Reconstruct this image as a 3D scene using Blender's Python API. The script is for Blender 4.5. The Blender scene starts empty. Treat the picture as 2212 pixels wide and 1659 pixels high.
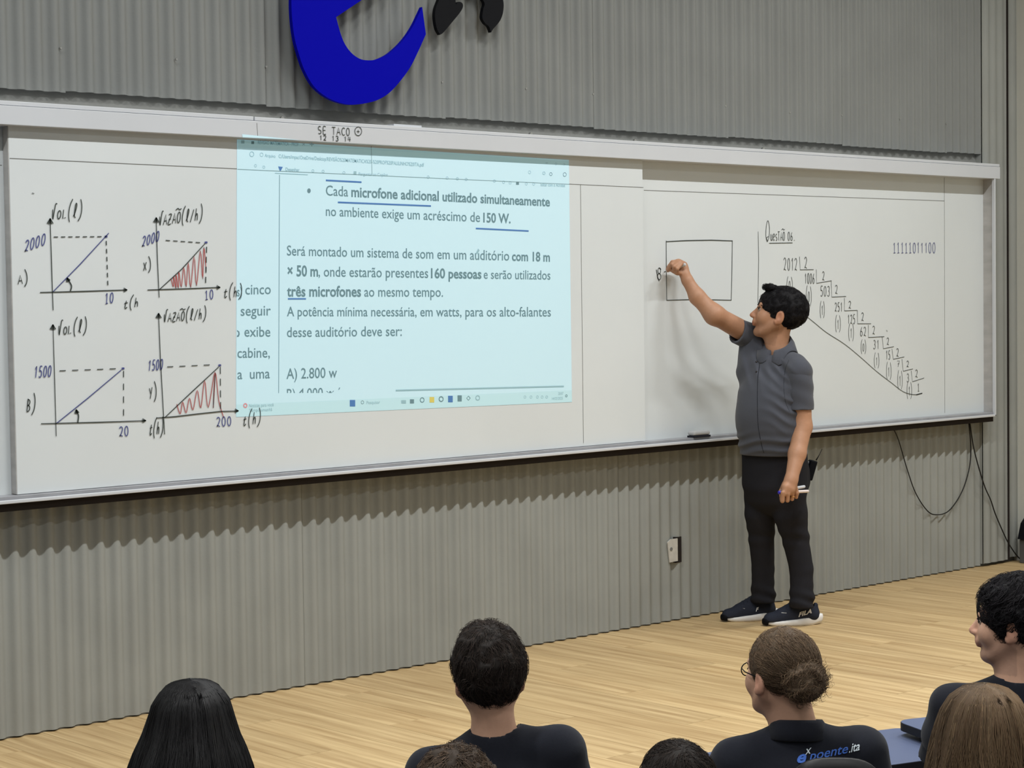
import bpy, bmesh, math, random
import numpy as np
from mathutils import Vector, Matrix
random.seed(7); RNG = np.random.default_rng(7)
SC = bpy.context.scene
COL = SC.collection
# ------------------------------------------------------------------ camera
# world: X runs along the board wall, Y points into that wall, Z is up; the stage floor is z = 0, the wall is y = 0
CAM = np.array([0.0, -6.965, 1.70])
RM = np.array([[0.739723511640894, 0.039554640273861685, -0.6717473905855307],
               [-0.6727676380841745, 0.0228721213778016, -0.739500217180712],
               [-0.013886377220331893, 0.9989556028655551, 0.043530127856579254]])
FPX = 4200.0
cd = bpy.data.cameras.new('camera'); co = bpy.data.objects.new('camera', cd); COL.objects.link(co)
cd.sensor_width = 36; cd.lens = FPX / 2212 * 36; cd.clip_start = 0.1; cd.clip_end = 100
m4 = Matrix([list(RM[0]) + [CAM[0]], list(RM[1]) + [CAM[1]], list(RM[2]) + [CAM[2]], [0, 0, 0, 1]])
co.matrix_world = m4
SC.camera = co
# ------------------------------------------------------------------ world, view, lamps
w = bpy.data.worlds.new('world'); SC.world = w; w.use_nodes = True
w.node_tree.nodes['Background'].inputs[0].default_value = (0.85, 0.93, 1.0, 1)
w.node_tree.nodes['Background'].inputs[1].default_value = 0.05
vs = SC.view_settings
vs.view_transform = 'Standard'; vs.look = 'None'; vs.gamma = 1; vs.use_curve_mapping = False
vs.exposure = -0.98
CEIL_Z = 5.8; LAMP_Z = 5.3
# rows of ceiling lamps: (x, y, power factor)
LAMPS = [(x, -2.9, 1.95, r) for x, r in ((.4, 0), (2.6, 1), (4.9, 2), (7.2, 3), (9.4, 4))] + [(x, -6.6, 1.1, r) for x, r in ((-1.6, 5), (2.0, 6), (5.8, 7), (9.2, 8))] + [(x, -10.2, 1.1, r) for x, r in ((-1.6, 9), (2.8, 10), (7.4, 11))]
LAMP_POWER = 85.0

# ------------------------------------------------------------------ helpers
def ray(px, py):
    return RM @ np.array([(px - 1106.0) / FPX, -(py - 829.5) / FPX, -1.0])
def at(px, py, Y):            # where the sight line meets the vertical plane y = Y
    d = ray(px, py); return CAM + d * ((Y - CAM[1]) / d[1])
def atz(px, py, z):
    d = ray(px, py); return CAM + d * ((z - CAM[2]) / d[2])
def atd(px, py, t):
    return CAM + ray(px, py) * t
def lin(c):
    return tuple(((v / 255) / 12.92 if v / 255 <= .04045 else ((v / 255 + .055) / 1.055) ** 2.4) for v in c)

MATS = {}
def mat(name, rgb, rough=.6, spec=.5, var=0.0, vscale=20, bump=0.0, bscale=60, emit=None, estr=0, metal=0, stretch=(1, 1, 1), vcol=False, rgb2=None, sheen=0):
    if name in MATS: return MATS[name]
    m = bpy.data.materials.new(name); MATS[name] = m; m.use_nodes = True
    nt = m.node_tree; b = nt.nodes['Principled BSDF']
    col = lin(rgb) + (1,)
    b.inputs['Base Color'].default_value = col
    b.inputs['Roughness'].default_value = rough
    b.inputs['Specular IOR Level'].default_value = spec
    b.inputs['Metallic'].default_value = metal
    if sheen: b.inputs['Sheen Weight'].default_value = sheen
    if emit: b.inputs['Emission Color'].default_value = lin(emit) + (1,); b.inputs['Emission Strength'].default_value = estr
    tc = nt.nodes.new('ShaderNodeTexCoord'); mp = nt.nodes.new('ShaderNodeMapping')
    mp.inputs['Scale'].default_value = stretch
    nt.links.new(tc.outputs['Object'], mp.inputs[0])
    src = None
    if var or rgb2:
        n = nt.nodes.new('ShaderNodeTexNoise'); n.inputs['Scale'].default_value = vscale; n.inputs['Detail'].default_value = 5
        nt.links.new(mp.outputs[0], n.inputs['Vector'])
        r = nt.nodes.new('ShaderNodeMapRange'); r.inputs[1].default_value = .3; r.inputs[2].default_value = .7
        nt.links.new(n.outputs[0], r.inputs[0])
        mx = nt.nodes.new('ShaderNodeMix'); mx.data_type = 'RGBA'
        if rgb2: c2 = lin(rgb2) + (1,); c1 = col
        else:
            c1 = tuple(max(0, v * (1 - var)) for v in col[:3]) + (1,); c2 = tuple(min(1, v * (1 + var)) for v in col[:3]) + (1,)
        mx.inputs[6].default_value = c1; mx.inputs[7].default_value = c2
        nt.links.new(r.outputs[0], mx.inputs[0]); src = mx.outputs[2]
    if vcol:
        a = nt.nodes.new('ShaderNodeVertexColor'); a.layer_name = 'tint'
        m2 = nt.nodes.new('ShaderNodeMix'); m2.data_type = 'RGBA'; m2.blend_type = 'MULTIPLY'; m2.inputs[0].default_value = 1
        m2.inputs[6].default_value = col
        if src is not None: nt.links.new(src, m2.inputs[6])
        nt.links.new(a.outputs[0], m2.inputs[7]); src = m2.outputs[2]
    if src: nt.links.new(src, b.inputs['Base Color'])
    if bump:
        n = nt.nodes.new('ShaderNodeTexNoise'); n.inputs['Scale'].default_value = bscale; n.inputs['Detail'].default_value = 4
        nt.links.new(mp.outputs[0], n.inputs['Vector'])
        bp = nt.nodes.new('ShaderNodeBump'); bp.inputs['Strength'].default_value = 1; bp.inputs['Distance'].default_value = bump
        nt.links.new(n.outputs[0], bp.inputs['Height']); nt.links.new(bp.outputs[0], b.inputs['Normal'])
    return m

def mesh(name, verts, faces, m, parent=None, smooth=False, tint=None):
    me = bpy.data.meshes.new(name)
    verts = np.asarray(verts, dtype=np.float32)
    if isinstance(faces, np.ndarray):
        n, k = faces.shape
        me.vertices.add(len(verts)); me.vertices.foreach_set('co', verts.ravel())
        me.loops.add(n * k); me.loops.foreach_set('vertex_index', faces.astype(np.int32).ravel())
        me.polygons.add(n); me.polygons.foreach_set('loop_start', np.arange(0, n * k, k, dtype=np.int32))
        me.polygons.foreach_set('loop_total', np.full(n, k, dtype=np.int32))
        me.update(calc_edges=True)
    else:
        me.from_pydata([tuple(map(float, v)) for v in verts], [], [tuple(f) for f in faces]); me.update()
    if tint is not None:
        a = me.color_attributes.new('tint', 'FLOAT_COLOR', 'POINT')
        a.data.foreach_set('color', np.concatenate([tint, np.ones((len(tint), 1))], 1).astype(np.float32).ravel())
    if smooth: me.polygons.foreach_set('use_smooth', [True] * len(me.polygons))
    me.materials.append(m)
    o = bpy.data.objects.new(name, me); COL.objects.link(o)
    if parent is not None:
        o.parent = parent; o.matrix_parent_inverse = parent.matrix_world.inverted()
    return o
def tag(o, label=None, cat=None, group=None, kind=None):
    if label: o['label'] = label
    if cat: o['category'] = cat
    if group: o['group'] = group
    if kind: o['kind'] = kind
    return o
def thing(name, label=None, cat=None, loc=(0, 0, 0), group=None, kind=None):
    o = bpy.data.objects.new(name, None); COL.objects.link(o); o.empty_display_size = .1
    o.location = [float(v) for v in loc]; o.matrix_world = Matrix.Translation(o.location)
    return tag(o, label, cat, group, kind)

class MB:                     # collects simple shapes into one mesh
    def __init__(s): s.v = []; s.f = []
    def add(s, v, f):
        n = len(s.v); s.v += [tuple(map(float, p)) for p in v]; s.f += [tuple(i + n for i in q) for q in f]; return s
    def box(s, lo, hi, bev=0, M=None):
        bm = bmesh.new(); bmesh.ops.create_cube(bm, size=1)
        for v in bm.verts:
            v.co = Vector([(lo[i] + hi[i]) / 2 + v.co[i] * (hi[i] - lo[i]) for i in range(3)])
        if bev: bmesh.ops.bevel(bm, geom=bm.edges[:], offset=bev, segments=2, affect='EDGES', profile=.5)
        if M is not None: bmesh.ops.transform(bm, matrix=M, verts=bm.verts[:])
        return s.bm(bm)
    def bm(s, bm):
        bm.verts.index_update()
        s.add([v.co for v in bm.verts], [[v.index for v in f.verts] for f in bm.faces]); bm.free(); return s
    def tube(s, pts, r, n=8, cap=True):
        pts = [Vector([float(q) for q in p]) for p in pts]; rs = r if isinstance(r, (list, tuple)) else [r] * len(pts)
        v = []; f = []; up = None
        for i, p in enumerate(pts):
            t = (pts[min(i + 1, len(pts) - 1)] - pts[max(i - 1, 0)]).normalized()
            if up is None: up = t.orthogonal().normalized()
            else: up = (up - t * up.dot(t)).normalized()
            b = t.cross(up)
            for k in range(n):
                a = 2 * math.pi * k / n; v.append(p + (up * math.cos(a) + b * math.sin(a)) * rs[i])
        for i in range(len(pts) - 1):
            for k in range(n):
                f.append((i * n + k, i * n + (k + 1) % n, (i + 1) * n + (k + 1) % n, (i + 1) * n + k))
        if cap: f.append(tuple(range(n - 1, -1, -1))); f.append(tuple(range((len(pts) - 1) * n, len(pts) * n)))
        return s.add(v, f)
    def prism(s, poly, y0, y1):   # polygon given as (x, z) points, thickness in y
        n = len(poly); v = [(p[0], y0, p[1]) for p in poly] + [(p[0], y1, p[1]) for p in poly]
        f = [tuple(range(n)), tuple(range(2 * n - 1, n - 1, -1))] + [((i + 1) % n, i, i + n, (i + 1) % n + n) for i in range(n)]
        return s.add(v, f)
    def build(s, name, m, parent=None, smooth=False):
        return mesh(name, s.v, s.f, m, parent, smooth)
def spline(pts, n=8):          # Catmull-Rom through points
    P = [np.array(p, float) for p in pts]; P = [2 * P[0] - P[1]] + P + [2 * P[-1] - P[-2]]; out = []
    for i in range(1, len(P) - 2):
        for k in range(n):
            t = k / n; a, b, c, d = P[i - 1:i + 3]
            out.append(.5 * (2 * b + (c - a) * t + (2 * a - 5 * b + 4 * c - d) * t * t + (3 * b - a - 3 * c + d) * t ** 3))
    out.append(P[-2]); return out

# ------------------------------------------------------------------ signed-distance modelling for people
def wob(x, y, z, s, seed=0):   # cheap smooth noise
    a = seed * 1.7
    return (np.sin(x * s + a + 1.3 * np.sin(y * s * .7 + a)) + np.sin(y * s * 1.1 + 2 * a + 1.1 * np.sin(z * s * .8)) + np.sin(z * s * .9 + a * 3 + 1.2 * np.sin(x * s * .6))) / 3
class SDF:
    def __init__(s, lo, hi, vox):
        s.lo = np.array(lo, float); s.vox = vox
        s.n = np.ceil((np.array(hi) - s.lo) / vox).astype(int) + 1
        s.ax = [(s.lo[i] + np.arange(s.n[i]) * vox).astype(np.float32) for i in range(3)]
        s.d = np.full(s.n, .5, np.float32)
    def _sl(s, lo, hi, pad):
        a = np.clip(np.floor((np.array(lo) - pad - s.lo) / s.vox).astype(int), 0, s.n)
        b = np.clip(np.ceil((np.array(hi) + pad - s.lo) / s.vox).astype(int) + 1, 0, s.n)
        sl = tuple(slice(a[i], b[i]) for i in range(3))
        x = s.ax[0][sl[0]][:, None, None]; y = s.ax[1][sl[1]][None, :, None]; z = s.ax[2][sl[2]][None, None, :]
        return sl, x, y, z
    def _mix(s, sl, d, k, op):
        o = s.d[sl]
        if o.size == 0: return
        if op == 'u':
            if k > 0:
                h = np.clip(.5 + .5 * (o - d) / k, 0, 1); s.d[sl] = o + (d - o) * h - k * h * (1 - h)
            else: s.d[sl] = np.minimum(o, d)
        elif op == 's':
            if k > 0:
                d = -d; h = np.clip(.5 - .5 * (o - d) / k, 0, 1); s.d[sl] = o + (d - o) * h + k * h * (1 - h)
            else: s.d[sl] = np.maximum(o, -d)
    def cap(s, a, b, ra, rb=None, k=.02, flat=None, ff=1, op='u'):
        a = np.array(a, float); b = np.array(b, float); rb = ra if rb is None else rb; r = max(ra, rb)
        sl, x, y, z = s._sl(np.minimum(a, b) - r, np.maximum(a, b) + r, k + 3 * s.vox)
        ab = b - a; L = float(ab @ ab) + 1e-9
        px, py, pz = x - a[0], y - a[1], z - a[2]
        t = np.clip((px * ab[0] + py * ab[1] + pz * ab[2]) / L, 0, 1)
        qx, qy, qz = px - t * ab[0], py - t * ab[1], pz - t * ab[2]
        if flat is not None:
            n = np.array(flat, float); n /= np.linalg.norm(n)
            c = (qx * n[0] + qy * n[1] + qz * n[2]) * (1 / ff - 1)
            qx, qy, qz = qx + c * n[0], qy + c * n[1], qz + c * n[2]
        d = (np.sqrt(qx * qx + qy * qy + qz * qz) - (ra + (rb - ra) * t)) * (ff if ff < 1 else 1)
        s._mix(sl, d.astype(np.float32), k, op); return s
    def ell(s, c, r, R=None, k=.02, op='u'):
        c = np.array(c, float); r = np.array(r, float); m = r.max()
        sl, x, y, z = s._sl(c - m, c + m, k + 3 * s.vox)
        px, py, pz = x - c[0], y - c[1], z - c[2]
        if R is not None:        # rows of R: local axes in world
            q = [px * R[i][0] + py * R[i][1] + pz * R[i][2] for i in range(3)]
        else: q = [px, py, pz]
        k0 = np.sqrt(sum((q[i] / r[i]) ** 2 for i in range(3))); k1 = np.sqrt(sum((q[i] / r[i] ** 2) ** 2 for i in range(3))) + 1e-6
        s._mix(sl, (k0 * (k0 - 1) / k1).astype(np.float32), k, op); return s
    def half(s, p, n, k=.0):     # keep the side opposite to n
        n = np.array(n, float); n /= np.linalg.norm(n)
        d = (s.ax[0][:, None, None] - p[0]) * n[0] + (s.ax[1][None, :, None] - p[1]) * n[1] + (s.ax[2][None, None, :] - p[2]) * n[2]
        s.d = np.maximum(s.d, d.astype(np.float32)); return s
    def warp(s, fn, band=.04):
        x = s.ax[0][:, None, None]; y = s.ax[1][None, :, None]; z = s.ax[2][None, None, :]
        s.d = s.d + fn(x, y, z).astype(np.float32); return s
    def nets(s):
        d = s.d; d[0], d[-1], d[:, 0], d[:, -1], d[:, :, 0], d[:, :, -1] = .1, .1, .1, .1, .1, .1
        ins = d < 0; n = np.array(d.shape) - 1
        cnt = np.zeros(n, np.int8)
        for i in (0, 1):
            for j in (0, 1):
                for k in (0, 1): cnt += ins[i:i + n[0], j:j + n[1], k:k + n[2]]
        idx = np.argwhere((cnt > 0) & (cnt < 8)); N = len(idx)
        vid = np.full(n, -1, np.int64); vid[idx[:, 0], idx[:, 1], idx[:, 2]] = np.arange(N)
        acc = np.zeros((N, 3)); w_ = np.zeros(N)
        offs = [(i, j, k) for i in (0, 1) for j in (0, 1) for k in (0, 1)]
        val = {o: d[idx[:, 0] + o[0], idx[:, 1] + o[1], idx[:, 2] + o[2]].astype(float) for o in offs}
        for o in offs:
            for a in range(3):
                if o[a] == 0:
                    q = list(o); q[a] = 1; q = tuple(q); v0, v1 = val[o], val[q]
                    mk = (v0 < 0) != (v1 < 0); t = np.where(mk, v0 / (v0 - v1 + 1e-12), 0)
                    p = np.tile(np.array(o, float), (N, 1)); p[:, a] = t
                    acc[mk] += p[mk]; w_[mk] += 1
        V = s.lo + (idx + acc / w_[:, None]) * s.vox
        F = []
        for a in range(3):
            b, c = (a + 1) % 3, (a + 2) % 3
            sl0 = [slice(None)] * 3; sl1 = [slice(None)] * 3
            sl0[a] = slice(0, -1); sl1[a] = slice(1, None)
            e = np.argwhere(ins[tuple(sl0)] != ins[tuple(sl1)])
            e = e[(e[:, b] > 0) & (e[:, c] > 0) & (e[:, b] < n[b]) & (e[:, c] < n[c])]
            def g(db, dc):
                q = e.copy(); q[:, b] -= db; q[:, c] -= dc; return vid[q[:, 0], q[:, 1], q[:, 2]]
            quad = np.stack([g(1, 1), g(0, 1), g(0, 0), g(1, 0)], 1)
            flip = ~ins[e[:, 0], e[:, 1], e[:, 2]]
            quad[flip] = quad[flip][:, ::-1]; F.append(quad)
        return V, np.concatenate(F)
    def build(s, name, m, parent, tint=None, smooth_it=1):
        V, F = s.nets()
        if smooth_it:            # light Laplacian smoothing
            for _ in range(smooth_it):
                A = np.zeros_like(V); W = np.zeros(len(V))
                for i in range(4):
                    np.add.at(A, F[:, i], V[F[:, (i + 1) % 4]]); np.add.at(A, F[:, i], V[F[:, i - 1]]); np.add.at(W, F[:, i], 2)
                V = V * .5 + A / W[:, None] * .5
        return mesh(name, V, F, m, parent, True, None if tint is None else tint(V))

def strands(paths, r0, r1=None):     # paths (N, S, 3) -> thin three-sided locks
    N, S, _ = paths.shape; r1 = r0 * .3 if r1 is None else r1
    t = np.gradient(paths, axis=1); t /= np.linalg.norm(t, axis=2, keepdims=True) + 1e-9
    ref = np.tile(np.array([.31, .77, .55]), (N, S, 1)); u = np.cross(t, ref); u /= np.linalg.norm(u, axis=2, keepdims=True) + 1e-9
    v = np.cross(t, u); rad = np.linspace(r0, r1, S)[None, :, None]
    ring = [paths + rad * (u * math.cos(a) + v * math.sin(a)) for a in (0, 2.094, 4.189)]
    V = np.stack(ring, 2).reshape(-1, 3)
    base = (np.arange(N)[:, None] * S + np.arange(S - 1)[None, :]) * 3
    F = []
    for k in range(3):
        k2 = (k + 1) % 3; F.append(np.stack([base + k, base + k2, base + 3 + k2, base + 3 + k], -1).reshape(-1, 4))
    return V, np.concatenate(F)
def join(parts):
    V = []; F = []; n = 0
    for v, f in parts: V.append(v); F.append(f + n); n += len(v)
    return np.concatenate(V), np.concatenate(F)
# ------------------------------------------------------------------ materials of the setting
M_WALL = mat('painted_corrugated_metal', (146, 148, 144), .55, .2, var=.06, vscale=3, bump=.0006, bscale=90)
M_UPPER = mat('grey_corrugated_metal', (128, 130, 128), .5, .2, var=.05, vscale=2.5, bump=.0006, bscale=90)
M_STRIP = mat('grey_painted_masonry', (130, 131, 128), .8, .2, var=.06, vscale=8, bump=.001, bscale=60)
M_DARK = mat('dark_gap_board', (45, 40, 38), .9, .1)
M_BOARD = mat('whiteboard_laminate', (211, 216, 218), .32, .35, var=.025, vscale=1.2)
M_RAIL = mat('white_enamelled_rail', (198, 201, 206), .4, .4, var=.02, vscale=3)
M_ALU = mat('brushed_grey_aluminium', (150, 151, 156), .4, .5, var=.12, vscale=9, stretch=(1, 1, 1))
M_EDGE = mat('worn_grey_panel_edge', (176, 174, 172), .5, .4, var=.12, vscale=7, stretch=(1, 1, 3))
M_LINE = mat('panel_joint_line', (120, 121, 118), .8, .1)
M_INK = mat('black_marker_ink', (62, 68, 65), .6, .2)
M_BINK = mat('blue_marker_ink', (74, 80, 134), .6, .2)
M_RINK = mat('red_marker_ink', (170, 84, 84), .6, .2)
M_BLUE = mat('deep_blue_lacquer', (0, 0, 160), .6, .06)
M_BLACK = mat('black_lacquer', (10, 11, 16), .6, .12)
M_SCREW = mat('zinc_screw', (170, 170, 168), .35, .5, metal=.7)
M_CEIL = mat('white_ceiling_tile', (225, 226, 222), .9, .2, var=.02, vscale=40)
M_PLAIN = mat('plain_painted_wall', (190, 190, 182), .8, .2, var=.02, vscale=2)
M_CABLE = mat('black_cable_rubber', (28, 27, 26), .6, .3)

XL, XR, YB = -4.0, 10.62, -12.5
PITCH = .0763
# ------------------------------------------------------------------ room shell
wf = thing('wall_front', kind='structure')
mesh('backing', *(lambda b: (b.v, b.f))(MB().box((XL, .004, -.5), (XR + .2, .15, CEIL_Z))), M_STRIP, wf)
def corr(name, x0, x1, z0, z1, y, m, parent, amp=.0100, phase=0, thick=.0012, per=PITCH, nz=None):
    n = max(2, int((x1 - x0) / per * 14)); v = []; f = []
    for i in range(n + 1):
        x = x0 + (x1 - x0) * i / n
        c = math.cos(2 * math.pi * (x / per + phase)); yy = y - amp * (abs(c) ** .8) * (1 if c > 0 else -1)
        v += [(x, yy, z0), (x, yy, z1)]
    for i in range(n): f.append((2 * i, 2 * i + 2, 2 * i + 3, 2 * i + 1))
    k = len(v); v += [(a, b + thick, c) for a, b, c in v]
    f += [(q[3] + k, q[2] + k, q[1] + k, q[0] + k) for q in f[:n]]
    for i in range(n): f.append((2 * i, 2 * i + k, 2 * i + 2 + k, 2 * i + 2)); f.append((2 * i + 1, 2 * i + 3, 2 * i + 3 + k, 2 * i + 1 + k))
    f += [(0, 1, 1 + k, k), (2 * n, 2 * n + k, 2 * n + 1 + k, 2 * n + 1)]
    for q in range(2 * n, len(f)):        # edge strips get their own vertices so the sheet shades cleanly
        b_ = len(v); v += [v[t] for t in f[q]]; f[q] = tuple(range(b_, b_ + len(f[q])))
    return mesh(name, v, f, m, parent, True)
XC = at(2124, 300, -.05)[0]           # edge where the cladding meets the end section
x = at(585, 230, -.062)[0]; SH = PITCH * 13
edges = [x + SH * k for k in range(-8, 9) if XL + .2 < x + SH * k < XC - .2]
edges = [XL] + edges + [XC - .004]
Z_CL = 2.552
for i in range(len(edges) - 1):
    corr('corrugated_sheet', edges[i], edges[i + 1] + (.03 if i < len(edges) - 2 else 0), Z_CL - (.006 if i % 2 else 0), CEIL_Z, -.026 - .001 * (i % 2), M_UPPER, wf, amp=.0105, phase=.1)
x = at(655, 1478, 0)[0]
edges = [x + SH * k for k in range(-8, 9) if XL + .2 < x + SH * k < XC - .2]; edges = [XL] + edges + [XC]
for i in range(len(edges) - 1):
    corr('corrugated_sheet', edges[i], edges[i + 1] + (.03 if i < len(edges) - 2 else 0), .007, 1.06, -.010 - .001 * (i % 2), M_WALL, wf)
corr('corrugated_sheet', XC, XR - .13, .02, CEIL_Z, -.040, M_WALL, wf, amp=.005, phase=.3)
MB().box((XC - .003, -.034, 0.02), (XC, .012, CEIL_Z)).build('sheet_return', M_WALL, wf)
MB().box((XR - .135, -.05, 0.02), (XR - .129, .012, CEIL_Z)).build('sheet_return', M_DARK, wf)
corr('corrugated_sheet', XR - .126, XR + .02, .03, CEIL_Z, -.030, M_WALL, wf, amp=.005, phase=.3)
for px, py in ((131, 104), (381, 128), (575, 144), (1136, 191), (1281, 203), (1567, 229), (1706, 243), (1818, 249), (1944, 258), (2044, 268), (955, 177)):
    p = at(px, py, -.036)
    bm = bmesh.new(); bmesh.ops.create_cone(bm, cap_ends=True, segments=6, radius1=.006, radius2=.0045, depth=.006, matrix=Matrix.Translation(Vector([float(q) for q in p])) @ Matrix.Rotation(math.pi / 2, 4, 'X'))
    MB().bm(bm).build('screw_head', M_SCREW, wf)
# side, back walls and ceiling
wr = thing('wall_right', kind='structure')
mesh('wall_face', *(lambda b: (b.v, b.f))(MB().box((XR, YB, -.5), (XR + .15, .15, CEIL_Z))), M_PLAIN, wr)
tag(MB().box((XL - .15, YB, -.5), (XL, .15, CEIL_Z)).build('wall_left', M_PLAIN), kind='structure')
tag(MB().box((XL - .15, YB - .15, -.5), (XR + .15, YB, CEIL_Z)).build('wall_back', M_PLAIN), kind='structure')
tag(MB().box((XL - .15, YB - .15, CEIL_Z), (XR + .15, .15, CEIL_Z + .15)).build('ceiling', M_CEIL), kind='structure')
AUD = -.46                            # audience floor level
# ------------------------------------------------------------------ stage floor of oak planks
E0 = CAM + 6.72 * np.array([.672, .7395, 0]); EN = np.array([.672, .7395])       # stage edge line and its inward normal
def clip(poly, p, n):                # keep the side where (q-p).n >= 0
    out = []
    for i in range(len(poly)):
        a, b = poly[i], poly[(i + 1) % len(poly)]
        da = (a[0] - p[0]) * n[0] + (a[1] - p[1]) * n[1]; db = (b[0] - p[0]) * n[0] + (b[1] - p[1]) * n[1]
        if da >= 0: out.append(a)
        if da * db < 0:
            t = da / (da - db); out.append((a[0] + (b[0] - a[0]) * t, a[1] + (b[1] - a[1]) * t))
    return out
def wood():
    m = bpy.data.materials.new('oak_plank'); m.use_nodes = True; nt = m.node_tree; b = nt.nodes['Principled BSDF']
    tc = nt.nodes.new('ShaderNodeTexCoord'); oi = nt.nodes.new('ShaderNodeObjectInfo')
    ad = nt.nodes.new('ShaderNodeVectorMath'); ad.operation = 'MULTIPLY_ADD'
    ad.inputs[1].default_value = (1, 1, 1)
    sc = nt.nodes.new('ShaderNodeVectorMath'); sc.operation = 'SCALE'; sc.inputs[0].default_value = (13, 7, 5)
    nt.links.new(oi.outputs['Random'], sc.inputs['Scale']); nt.links.new(tc.outputs['Object'], ad.inputs[0]); nt.links.new(sc.outputs[0], ad.inputs[2])
    def noise(scale, st, det=4):
        mp = nt.nodes.new('ShaderNodeMapping'); mp.inputs['Scale'].default_value = st; nt.links.new(ad.outputs[0], mp.inputs[0])
        n = nt.nodes.new('ShaderNodeTexNoise'); n.inputs['Scale'].default_value = scale; n.inputs['Detail'].default_value = det
        nt.links.new(mp.outputs[0], n.inputs['Vector']); return n.outputs[0]
    n1 = noise(1, (26, 1.1, 1), 3); n2 = noise(1, (90, 3, 1), 5)
    ramp = nt.nodes.new('ShaderNodeValToRGB'); e = ramp.color_ramp.elements
    e[0].position = .34; e[0].color = lin((165, 135, 92)) + (1,); e[1].position = .66; e[1].color = lin((207, 180, 134)) + (1,)
    mx = nt.nodes.new('ShaderNodeMath'); mx.operation = 'MULTIPLY_ADD'; mx.inputs[1].default_value = .35
    nt.links.new(n2, mx.inputs[0])
    m3 = nt.nodes.new('ShaderNodeMath'); m3.operation = 'MULTIPLY'; m3.inputs[1].default_value = .65; nt.links.new(n1, m3.inputs[0]); nt.links.new(m3.outputs[0], mx.inputs[2])
    nt.links.new(mx.outputs[0], ramp.inputs[0])
    hs = nt.nodes.new('ShaderNodeHueSaturation'); mr = nt.nodes.new('ShaderNodeMapRange'); mr.inputs[3].default_value = .93; mr.inputs[4].default_value = 1.06
    nt.links.new(oi.outputs['Random'], mr.inputs[0]); nt.links.new(mr.outputs[0], hs.inputs['Value']); nt.links.new(ramp.outputs[0], hs.inputs['Color'])
    nt.links.new(hs.outputs[0], b.inputs['Base Color']); b.inputs['Roughness'].default_value = .48; b.inputs['Specular IOR Level'].default_value = .35
    return m
M_WOOD = wood()
fl = thing('floor', kind='structure')
# audience floor and the stage body under the planks
MB().box((XL, YB, AUD - .1), (XR, .1, AUD)).build('audience_floor', mat('grey_carpet', (92, 93, 98), .95, .1, var=.15, vscale=300), fl)
poly = [(XL, YB), (XR, YB), (XR, 0), (XL, 0)]
poly = clip(poly, E0, EN)
n = len(poly)
mesh('stage_body', [(a, b, AUD) for a, b in poly] + [(a, b, -.012) for a, b in poly], [tuple(range(n, 2 * n))] + [(i, (i + 1) % n, (i + 1) % n + n, i + n) for i in range(n)], M_DARK, fl)
PW = .21; PL = 1.62; npl = 0; rest = MB()
for i in range(int((XR - 2.2) / PW) + 1):
    x0 = 2.3 + i * PW; off = (i * .37 % 1) * PL
    for j in range(-1, 5):
        y1 = .01 - j * PL + off; y0 = y1 - PL
        a0, a1, b0, b1 = x0, min(x0 + PW - .0016, XR), max(y0, YB), min(y1 - .0016, .008)
        if a1 <= a0 or b1 <= b0: continue
        q = clip([(a0, b0), (a1, b0), (a1, b1), (a0, b1)], E0, EN)
        q = clip(q, (2.3, 0), (1, 0)) if q else q
        if len(q) < 3: continue
        area = sum(q[k][0] * q[(k + 1) % len(q)][1] - q[(k + 1) % len(q)][0] * q[k][1] for k in range(len(q))) / 2
        if area < .004: continue
        k = len(q); zt = 0.0 - random.random() * .0004
        v = [(a, b, -.012) for a, b in q] + [(a, b, zt) for a, b in q]
        mesh('plank', v, [tuple(range(k, 2 * k))] + [(t, (t + 1) % k, (t + 1) % k + k, t + k) for t in range(k)], M_WOOD, fl); npl += 1

# ------------------------------------------------------------------ whiteboard
YF, YK, YH = -.105, -.060, -.150     # front sliding panel face, rear panel face, header / frame front
xA = at(21, 400, YF)[0]; xB = at(1390.5, 600, YF)[0]; xE = at(2129, 600, YK)[0]; xF = at(2151.5, 600, YH)[0]; xH = at(2162, 360, YH - .005)[0]
ztopF = 2.50; 
zHt = at(1100, 286.5, YH)[2]; zHm = at(1100, 295, YH)[2]; zHb = at(1100, 328.5, YH)[2]; zT = at(1100, 993, YH)[2]; zTt = at(1100, 981, YH)[2]
zPb = at(700, 1012, YF)[2]
wb = thing('whiteboard', 'very long white sliding whiteboard on the corrugated wall, covered in handwriting', 'whiteboard', (5.5, -.02, zT))
XL2 = 1.2
MB().box((XL2, YK, zT + .012), (xE, YK + .035, zHt - .01), .001).build('rear_panel', M_BOARD, wb)
o = MB().box((xA, YF, zPb), (xB, YK - .004, zHb + .02), .0015).build('sliding_panel', M_BOARD, wb)
MB().box((xA - .003, YF + .001, zPb + .001), (xA, YK - .005, zHb + .02)).build('panel_edge_strip', M_EDGE, wb)
# joint lines ruled into the panels (from the photograph's seams)
def quadline(p0, p1, w, Y, m, name, par):
    a = at(*p0, Y); b = at(*p1, Y); d = (b - a) / np.linalg.norm(b - a); nrm = np.array([-d[2], 0, d[0]]) * w / 2
    return mesh(name, [a - nrm, b - nrm, b + nrm, a + nrm], [(0, 1, 2, 3)], m, par)
quadline((21, 342), (1390, 405), .0030, YF - .0008, M_LINE, 'panel_joint', wb)
quadline((1254, 399), (1260.5, 957), .0028, YF - .0008, M_LINE, 'panel_joint', wb)
quadline((802, 316), (804, 378), .0028, YF - .0008, M_LINE, 'panel_joint', wb)
quadline((1391, 411), (2040, 434), .0030, YK - .0008, M_LINE, 'panel_joint', wb)
quadline((2040, 380), (2041, 892), .0026, YK - .0008, M_LINE, 'panel_joint', wb)
quadline((-60, 354), (4, 357), .0030, YK - .0008, M_LINE, 'panel_joint', wb)
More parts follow.
